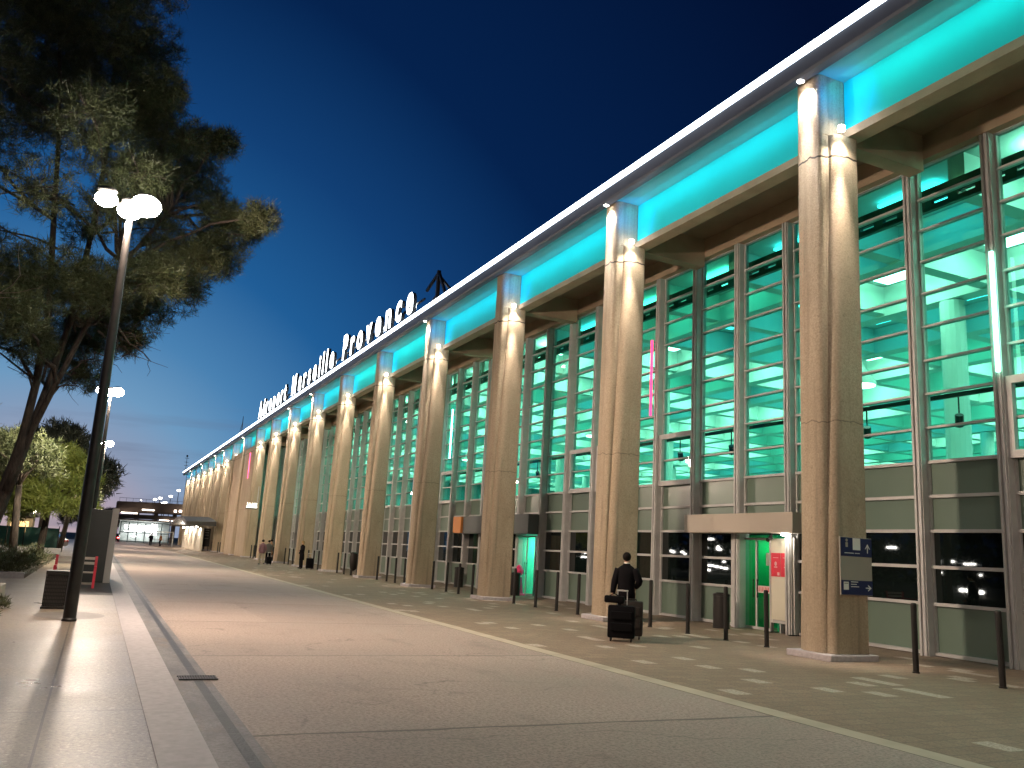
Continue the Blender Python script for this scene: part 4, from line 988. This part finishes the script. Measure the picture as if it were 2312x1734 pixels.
t = thing('lit_kiosk', 'small warm lit kiosk far behind the pine trunks', 'kiosk', (-6.3, 88, 0))
build('kiosk_wall', MB().box(-7.2, -5.2, 88, 90.5, 0, 2.6), mat('kiosk_wall', (.35, .27, .17), .7), t)
build('kiosk_window', MB().box(-6.9, -5.5, 87.95, 87.995, 1.2, 2.2), mat('kiosk_light', (.8, .6, .3), emit=(1, .62, .26), estr=1.6), t)
build('kiosk_roof', MB().cbox(-7.5, -4.9, 87.5, 90.8, 2.6, 2.8, .02), DARKMETAL, t)

# ------------------------------------------------------------------ far end of the road
E_ = thing('elevated_roadway', 'dark curved elevated roadway closing the far end of the street', 'bridge', (8, 195, 0))
CD = mat('deck_concrete', (.17, .13, .11), .8, noise=(.3, .2))
def deck(name, x0, x1, y, z0a, z0b, th, dep, n=14, m=CD):
    rings = []
    for i in range(n+1):
        u = i/n; x = x0+(x1-x0)*u; z = z0a+(z0b-z0a)*u+.35*math.sin(math.pi*u); yy_ = y+1.6*math.sin(math.pi*u)
        rings.append([(x, yy_, z), (x, yy_+dep, z), (x, yy_+dep, z+th), (x, yy_, z+th)])
    return build(name, MB().loft(rings), m, E_)
deck('upper_deck', 3.2, 32, 200, 6.0, 5.9, 2.2, 9); deck('lower_deck', 2.2, 32, 192, 4.6, 4.4, .75, 8); deck('ramp', -1.5, 9, 206, 4.6, 7.0, 1.0, 7)
b = MB()
for x in np.arange(3.6, 31, 3.9): b.lathe([(.45, 0), (.45, 6.2)], (x, 205.5, 0), 14)
build('columns', b, CD, E_)
b = MB().obox((3.5, 200.2, 9.0), (31, 200.2, 9.0), .06, .06)
for x in np.arange(3.6, 31, 1.3): b.obox((x, 200.2, 8.0), (x, 200.2, 9.0), .05, .05)
build('railing', b, DARKMETAL, E_)
FL = mat('far_fluorescent', (.9, .9, .9), emit=(1, .97, .9), estr=9); FLW = mat('far_warm_light', (.9, .9, .9), emit=(1, .82, .66), estr=7)
b = MB()
for (x, y, z, w_, h_) in ((4.2, 199.4, 5.75, 3.2, .22), (8.2, 199.3, 6.6, 2.4, .25), (11.5, 193.2, 4.05, 1.9, .7), (13.8, 193.3, 3.9, .7, .8), (15.0, 193.3, 3.9, .7, .6), (16.1, 193.3, 3.8, 1.9, .6), (14.6, 199.5, 6.6, .5, .5), (15.6, 199.5, 6.7, 1.6, .45), (16.9, 199.5, 6.5, .6, 1.0)):
    b.box(x, x+w_, y, y+.08, z, z+h_)
build('deck_light', b, FLW, E_)
H2 = thing('glass_station', 'brightly lit glass hall under the far elevated roadway', 'building', (7, 188, 0))
fx = MB()
for x in np.arange(4.2, 13.4, 1.5): fx.box(x-.09, x+.09, 186.0, 186.2, 0, 3.9)
for z in (.05, 1.75, 3.75): fx.box(4.1, 13.3, 186.02, 186.18, z, z+.16)
build('frame', fx, mat('station_frame', (.06, .10, .11), .4, .4), H2)
build('station_floor', MB().box(4, 13.4, 186.2, 191, 0, .06), WHITEP, H2)
build('station_back_wall', MB().box(4, 13.4, 190.8, 191, .06, 4.2), mat('station_wall', (.28, .33, .34), .6, noise=(.8, .3)), H2)
build('station_roof', MB().box(3.6, 13.8, 185.4, 191.2, 4.2, 4.45), CD, H2)
lp_ = MB()
for (x, z, w_, h_) in ((5.0, 2.6, .5, .7), (5.9, 2.3, 1.9, 1.0), (8.2, 2.3, 1.5, 1.0), (9.9, 1.5, 1.1, 2.2), (6.4, 1.0, 1.0, .18), (5.0, 2.0, 3.2, .12)): lp_.box(x, x+w_, 188.5, 188.56, z, z+h_)
build('hall_light', lp_, FL, H2)
light('hall_lamp', 'AREA', (8.5, 188.2, 4.0), 900, (1, .96, .9), H2, shape='RECTANGLE', size=8, size_y=3, to=(8.5, 187, 0))
t = thing('site_gate', 'white framed mesh gate before the far lit glass hall', 'gate', (9, 140, 0))
b = MB().obox((7.3, 140, 2.1), (10.6, 140, 2.1), .14, .14); b.obox((10.55, 140, 0), (10.55, 140, 2.1), .14, .14); b.obox((7.35, 140, 0), (7.35, 140, 2.1), .10, .10)
build('gate_frame', b, WHITEP, t)
b = MB()
for x in np.arange(7.6, 10.5, .42): b.obox((x, 140, .05), (x, 140, 2.0), .05, .05)
for z in (.4, .9, 1.5): b.obox((7.4, 140, z), (10.5, 140, z), .05, .05)
build('gate_mesh', b, mat('gate_mesh_metal', (.25, .2, .17), .6, .4), t)
# lit pavilion against the facade
PV = thing('lit_pavilion', 'low pavilion with cream fluted wall lit by downlights under dark canopy', 'pavilion', (11.4, 118, 0))
b = MB(); y_ = 108.2
while y_ < 130:
    b.loft([[(11.25+.16*abs(math.sin(0))-.0, y_, z), (11.10, y_+.9, z), (11.25, y_+1.8, z), (11.5, y_+1.8, z), (11.5, y_, z)] for z in (0.005, 2.75)]); y_ += 1.801
build('fluted_wall', b, mat('cream_wall', (.62, .56, .46), .6, noise=(.5, .06)), PV)
rings = []
for i in range(13):
    u = i/12; y_ = 106.5+26*u; z = 2.95+.75*math.sin(math.pi*min(1, u*1.15)); rings.append([(9.3, y_, z), (12.6, y_, z+.05), (12.6, y_, z+.55), (9.3, y_, z+.42)])
build('canopy', MB().loft(rings), mat('canopy_dark', (.05, .045, .04), .6, noise=(.5, .2)), PV)
for yv in (109.5, 115.5, 121, 126.5):
    o = build('downlight', MB().lathe([(.14, 0), (.14, .12)], (10.75, yv, 2.76), 12), WARM_LED, PV)
    light('pavilion_spot', 'POINT', (10.6, yv, 2.5), 190, (1, .90, .74), PV, shadow_soft_size=.1)
for (x, y, z, lb) in ((13.2, 230, 10.4, 'far high lamp, left of a pair above the elevated road'), (12.4, 236, 10.2, 'far high lamp, right of a pair above the elevated road'), (13.7, 225, 9.0, 'far lamp just above the deck edge'), (14.6, 232, 9.5, 'far lamp low above the deck middle'), (15.6, 230, 11.0, 'far lamp high near the terminal end'), (17.3, 230, 12.6, 'highest far lamp beside the terminal corner'), (9.3, 240, 9.9, 'faint far lamp above the left deck end')):
    t = thing('far_lamp', lb, 'lamp', (x, y, 0), 'lamps beyond the elevated road')
    build('mast', MB().tube([(x, y, 0), (x, y, z)], [.12, .07], 8), POLE, t)
    build('head', MB().ball((x, y, z+.2), .34 if 'faint' not in lb else .15, sq=(1.3, 1, .7)), mat('far_lamp_light', (.9, .9, .9), emit=(1, .94, .85), estr=14), t)

# parking lights mirrored in the glass, and an added tree line blocking sky glow
tb = MB()
nn_ = 9000; cx = -150-RNG.uniform(0, 12, nn_); cyv = RNG.uniform(-160, 480, nn_); cz = RNG.uniform(0, 1, nn_)**1.2*(13+3*np.sin(cyv*.11)+2*np.sin(cyv*.37))
o = tri_cloud('sky_block_trees', np.stack([cx, cyv, cz], 1), RNG.normal(size=(nn_, 3))+np.array((0, 0, .6)), 2.6, 2.2, DPINE, None); tag(o, kind='stuff')  # trees added to keep sky glow out of the dark panes
PARK = [(-77,94.2,5.79,3),(-97,101.7,4.42,1),(-107,106.7,4.65,2),(-117,111.4,4.47,2),(-117,110.1,4.51,2),(-117,117.1,2.66,1),(-117,121.1,3.08,1),(-117,108.6,2.54,1),(-42,57.8,0.6,1),(-42,56,0.6,2),(-37,51,0.6,2),(-67,76.7,8.71,1),(-67,75.9,9.16,1),(-87,149.9,7.19,3),(-87,152.6,5.44,1),(-87,151.4,5.38,1),(-87,147.4,5.61,1),(-87,147,5.03,2),(-87,152.5,3.6,1),(-87,142.6,4.51,1),(-87,145.5,2.53,1),(-87,152.7,1.61,2),(-87,149.8,1.59,3),(-87,147.7,1.41,2),(-87,146.4,1.29,1),(-87,145,1.18,2),(-87,150.5,0.6,2),(-87,159.8,4.26,1),(-87,158.9,3.83,1),(-97,240.5,6.29,3),(-97,244.2,4.78,2),(-97,241.5,0.6,2),(-97,227.2,0.6,1),(-97,219.8,3.26,1),(-97,220.5,1.89,3),(-97,218.8,0.73,1),(-97,245.4,0.6,1),(-87,173.3,8.06,3),(-87,173.9,5.19,1),(-87,164,4.37,2),(-87,163.2,4.15,1),(-87,160,4.22,1),(-87,152.7,5.41,1),(-87,147.3,5.16,2),(-87,174.2,1.14,3),(-87,167,1.13,2),(-107,420.6,10.15,3),(-107,429.9,9.8,1),(-107,413.6,10.32,1),(-107,420.8,6.56,2),(-107,419.6,1.97,4),(-107,417.3,0.6,3),(-107,366.1,4.22,1),(-107,364.5,0.63,2),(-107,433.1,0.6,1)]
for (x, y, h, n_) in PARK:  # lowest entries are car headlights set on short posts
    t = thing('mirrored_light', 'parking lot light across the street, seen only mirrored in the dark glass', 'lamp', (x, y, 0), 'parking lamps mirrored in the glass')
    build('post', MB().tube([(x, y, 0), (x, y, h-.1)], [.09, .06], 6), POLE, t)
    s_ = max(.26, math.hypot(x-33, y)*.0015)
    for i in range(n_): build('head', MB().ball((x, y+(i-(n_-1)/2)*s_*2.3, h+.05*s_*(i % 2)), s_, 8, 6, (1, 1, .7)), mat('parking_light', (.9, .9, .9), emit=(1, .97, .88), estr=60), t)

# ------------------------------------------------------------------ people
def skin_obj(name, V, Ed, rad, m, parent, sub=2, root=0):
    me = bpy.data.meshes.new(name); me.from_pydata([tuple(map(float, v)) for v in V], Ed, [])
    o = bpy.data.objects.new(name, me); COL.objects.link(o)
    md = o.modifiers.new('skin', 'SKIN'); md.use_smooth_shade = True; md.branch_smoothing = .4
    for i, r in enumerate(rad):
        sv = me.skin_vertices[0].data[i]; sv.radius = (r, r) if not isinstance(r, tuple) else r; sv.use_root = (i == root)
    ss = o.modifiers.new('sub', 'SUBSURF'); ss.levels = sub; ss.render_levels = sub
    dg = bpy.context.evaluated_depsgraph_get(); me2 = bpy.data.meshes.new_from_object(o.evaluated_get(dg))
    bpy.data.objects.remove(o); me2.name = name; me2.materials.clear(); me2.materials.append(m)
    return link_mesh(name, me2, parent)
class Sk:
    def __init__(s): s.v = []; s.e = []; s.r = []
    def p(s, co, r, to=None):
        s.v.append(co); s.r.append(r)
        if to is not None: s.e.append((to, len(s.v)-1))
        return len(s.v)-1
    def chain(s, start, pts):
        k = start
        for co, r in pts: k = s.p(co, r, k)
        return k
def hand(s, wrist_i, w_, d, side, curl=.5):
    """palm and five bent fingers running on from the wrist along d"""
    w_ = np.array(w_); d = np.array(d, float); d /= np.linalg.norm(d); fwd = np.array((0, 1.0, 0)); a = fwd-d*fwd.dot(d); a /= np.linalg.norm(a); nrm = np.cross(d, a)*side
    pm = s.p(tuple(w_+d*.05), (.030, .020), wrist_i); pe = s.p(tuple(w_+d*.085), (.034, .017), pm)
    for i, L in enumerate((.070, .080, .074, .058)):
        b0 = w_+d*.092+a*(.028-.019*i); t1 = b0+(d*(1-curl*.4)+nrm*curl*.5)*L*.5; t2 = t1+(d*(1-curl)+nrm*curl)*L*.5
        k = s.p(tuple(b0), .0095, pe); k = s.p(tuple(t1), .009, k); s.p(tuple(t2), .0075, k)
    tb0 = w_+d*.04+a*.032; k = s.p(tuple(tb0), .011, pm); k = s.p(tuple(tb0+(d*.7+a*.7)*.03), .0105, k); s.p(tuple(tb0+(d*.9+a*.4+nrm*.2)*.06), .008, k)
def person(label, loc, rot, J, top, bottom, hair, scale=1.0, coat=.80, detail=True, hairlen=0.0, group=None):
    t = thing('person', label, 'person', loc, group); t.rotation_euler = (0, 0, rot); t.scale = (scale,)*3
    A = {k: np.array(v, float) for k, v in J.items()}
    s = Sk(); pv = s.p(A['pelvis'], (.125, .095)); sp = s.p(A['spine'], (.115, .085), pv); ch = s.p(A['chest'], (.13, .09), sp); nk = s.p(A['neck'], .055, ch); h0 = s.p(A['head']+(0, -.0, -.085), .062, nk)
    hd = s.p(A['head'], (.078, .096), h0); ht = s.p(A['head']+(0, -.005, .085), .062, hd)
    if detail:
        s.p(A['head']+(0, .107, -.015), .014, hd); s.p(A['head']+(.084, -.005, -.005), .015, hd); s.p(A['head']+(-.084, -.005, -.005), .015, hd)
    for sd, n_ in ((-1, 'L'), (1, 'R')):
        k = s.chain(ch, [(A['sh'+n_], .062), (A['el'+n_], .042), (A['wr'+n_], .028)])
        if detail: hand(s, k, A['wr'+n_], A['wr'+n_]-A['el'+n_], sd)
        else: s.chain(k, [(A['wr'+n_]+(A['wr'+n_]-A['el'+n_])*.35, .034)])
        s.chain(pv, [(A['hip'+n_], .085), (A['kn'+n_], .055), (A['an'+n_], .038)])
    body = skin_obj('body', s.v, s.e, s.r, SKIN, t)
    if detail:
        f = MB()
        for sx_ in (-1, 1): f.ball(tuple(A['head']+(sx_*.032, .083, .012)), .011, 8, 6)
        build('eyes', f, SIGNWHITE, body, world=False); f = MB().ball(tuple(A['head']+(0, .088, -.055)), .02, 8, 6, (1, .4, .3)); build('mouth', f, mat('lips', (.35, .12, .1), .5), body, world=False)
    # jacket: a lofted torso with sleeves running on from the shoulders; trousers the same way
    def erings(lst, n=20): return [[(cx_+rx_*math.cos(2*math.pi*i/n), cy_+ry_*math.sin(2*math.pi*i/n), z_) for i in range(n)] for cx_, cy_, z_, rx_, ry_ in lst]
    def limb(mb, pts, rr_, n=12):
        P_ = [np.array(p, float) for p in pts]; Q = []; RR = []
        for i in range(len(P_)-1):
            for u in (0, .25, .5, .75): Q.append(P_[i]*(1-u)+P_[i+1]*u); RR.append(rr_[i]*(1-u)+rr_[i+1]*u)
        Q.append(P_[-1]); RR.append(rr_[-1])
        for k_ in range(1, len(Q)-1):
            if k_ % 4 == 0: Q[k_] = Q[k_]*.6+(Q[k_-1]+Q[k_+1])*.2
        mb.tube([tuple(q) for q in Q], RR, n)
    px0, py0, pz0 = A['pelvis']; cxx, cyy, czz = A['chest']; nx0, ny0, nz0 = A['neck']
    mb = MB().loft(erings([(px0, py0-.01, coat, .205, .150), (px0, py0-.01, (coat+1.05)/2, .198, .145), (px0, py0, 1.06, .182, .128), (cxx, cyy, 1.20, .196, .135), (cxx, cyy, 1.32, .212, .138), (cxx, cyy, 1.41, .215, .122), (nx0, ny0-.01, 1.47, .140, .095), (nx0, ny0-.005, 1.505, .086, .080), (nx0, ny0, 1.535, .072, .072)]))
    for n_ in 'LR': limb(mb, [A['sh'+n_]+np.array((.0, 0, -.005)), A['el'+n_], A['wr'+n_]*.95+A['el'+n_]*.05], [.092, .074, .054])
    o = build('jacket', mb, top, t, world=False, smooth=True)
    mb = MB().loft(erings([(px0, py0, .84, .165, .125), (px0, py0, .93, .172, .128), (px0, py0, 1.04, .165, .118)]))
    for n_ in 'LR': limb(mb, [A['hip'+n_]+np.array((0, 0, .0)), A['kn'+n_], A['an'+n_]+np.array((0, 0, -.03))], [.112, .085, .070])
    build('trousers', mb, bottom, t, world=False, smooth=True)
    for n_ in 'LR':
        a_ = A['an'+n_]; o = build('shoe', MB().ball((a_[0], a_[1]+.06, max(.048, a_[2]-.04)), .05, 12, 8, (.95, 2.5, .95)), mat('shoe_leather', (.02, .016, .014), .4), t, world=False, smooth=True)
    hb = MB().ball(tuple(A['head']+(0, -.018, .028)), .1, 14, 10, (.93, 1.06, 1.0))
    if hairlen: hb.ball(tuple(A['head']+(0, -.05, -.06)), .1, 12, 8, (.95, .7, 1.2))
    o = build('hair', hb, hair, t, world=False, smooth=True)
    if not detail: return t
    o = build('shirt_collar', MB().lathe([(.067, 0), (.064, .022)], tuple(A['neck']+(0, .0, .032)), 16), WHITEP, t, world=False)
    return t
WALK = dict(pelvis=(0, 0, .95), spine=(0, -.01, 1.14), chest=(0, -.01, 1.33), neck=(0, .0, 1.50), head=(0, .02, 1.65), shL=(-.165, -.01, 1.415), elL=(-.245, -.05, 1.14), wrL=(-.275, -.08, .89), shR=(.165, -.01, 1.415), elR=(.30, -.05, 1.16), wrR=(.19, .17, 1.04),
            hipL=(-.09, 0, .91), knL=(-.12, .10, .51), anL=(-.13, -.02, .09), hipR=(.09, 0, .91), knR=(.12, .06, .50), anR=(.14, -.16, .10))
person('person in a black suit walking away with a wheeled suitcase and bags', (10.75, 16.35, .004), R(-42), WALK, SUIT, SUIT, HAIR, 1.03)
FAR = dict(WALK); FAR.update(elR=(.25, -.05, 1.15), wrR=(.28, .08, .92), knL=(-.11, .14, .52), anL=(-.11, .06, .09), anR=(.11, -.22, .14))
STAND = dict(FAR); STAND.update(knL=(-.10, .02, .50), anL=(-.11, .0, .09), knR=(.10, .02, .50), anR=(.11, .0, .09), elL=(-.27, .05, 1.15), wrL=(-.12, .24, 1.12))
MAUVE = mat('mauve_top', (.20, .10, .12), .8); PALE = mat('pale_trousers', (.30, .26, .21), .8); BROWN = mat('orange_brown_coat', (.22, .09, .035), .8); GREY = mat('grey_coat', (.10, .09, .085), .8)
person('person in mauve top and pale trousers walking past far pillars', (10.6, 62.0, .004), R(20), FAR, MAUVE, PALE, HAIR, .97, detail=False)
person('person in grey coat walking just right of the mauve walker', (11.7, 65.8, .004), R(-10), FAR, GREY, SUIT, HAIR, .96, detail=False)
person('person in orange brown coat standing by a far pillar', (12.2, 67.6, .004), R(70), STAND, BROWN, BROWN, HAIR, 1.0, coat=.6, detail=False)
person('blond person in long black coat standing before a lit pillar', (12.15, 56.3, .004), R(100), STAND, SUIT, SUIT, BLOND, 1.0, coat=.55, detail=False, hairlen=1)
person('dark figure standing far off by the white gate', (7.4, 138, .004), R(0), STAND, SUIT, SUIT, HAIR, 1.0, detail=False)
person('small figure by the mesh gate at the road end', (8.6, 136, .004), R(120), FAR, BROWN, SUIT, HAIR, 1.0, detail=False)

# luggage
def suitcase(label, x, y, w_, dp, h, rot, m, handle=True):
    t = thing('suitcase', label, 'suitcase', (x, y, .004), 'suitcases'); t.rotation_euler = (0, 0, rot)
    o = build('shell', MB().cbox(-w_/2, w_/2, -dp/2, dp/2, .07, h, .045), m, t, world=False); smooth_by_angle(o, 30)
    b = MB()
    for z in (.30*h, .62*h): b.cbox(-w_/2+.06, w_/2-.06, -dp/2-.03, -dp/2+.01, z, z+.22*h, .015)
    build('front_pocket', b, m, t, world=False)
    for sx_ in (-1, 1):
        for sy_ in (-1, 1): build('wheel', MB().tube([(sx_*(w_/2-.07)-.015, sy_*(dp/2-.05), .036), (sx_*(w_/2-.07)+.015, sy_*(dp/2-.05), .036)], .036, 12), DARKMETAL, t, world=False)
    b = MB().cbox(-.09, .09, -.02, .02, h+.02, h+.045, .008); b.box(-.09, -.07, -.012, .012, h-.01, h+.025); b.box(.07, .09, -.012, .012, h-.01, h+.025)
    build('grab_handle', b, DARKMETAL, t, world=False)
    if handle:
        b = MB()
        for sx_ in (-.10, .10): b.tube([(sx_, dp/2-.05, h-.02), (sx_, dp/2-.05, h+.30)], .011, 8)
        b.cbox(-.12, .12, dp/2-.07, dp/2-.03, h+.28, h+.315, .01); build('telescopic_handle', b, ALU, t, world=False)
    return t
suitcase('large black soft suitcase nearest to the walking person', 10.10, 15.50, .56, .36, .72, R(-36), CASE)
suitcase('tall brown black suitcase half hidden behind the black one', 10.66, 15.95, .46, .30, .80, R(-36), CASE2, False)
t = thing('shoulder_bag', 'small dark bag lying on top of the black suitcase', 'bag', (10.02, 15.50, .765)); t.rotation_euler = (0, 0, R(-36))
o = build('bag_body', MB().cbox(-.30, .12, -.12, .08, .008, .15, .04), CASE, t, world=False); smooth_by_angle(o, 40)
build('strap', MB().tube([(-.22, -.02, .13), (-.10, -.02, .20), (.04, -.02, .13)], .012, 6), CASE, t, world=False)
t = suitcase('dark suitcase standing beside the blond person', 12.55, 55.7, .42, .28, .70, 0, CASE, True)
t = suitcase('small dark wheeled case pulled by the mauve walker', 11.15, 62.1, .36, .26, .55, 0, CASE, True)
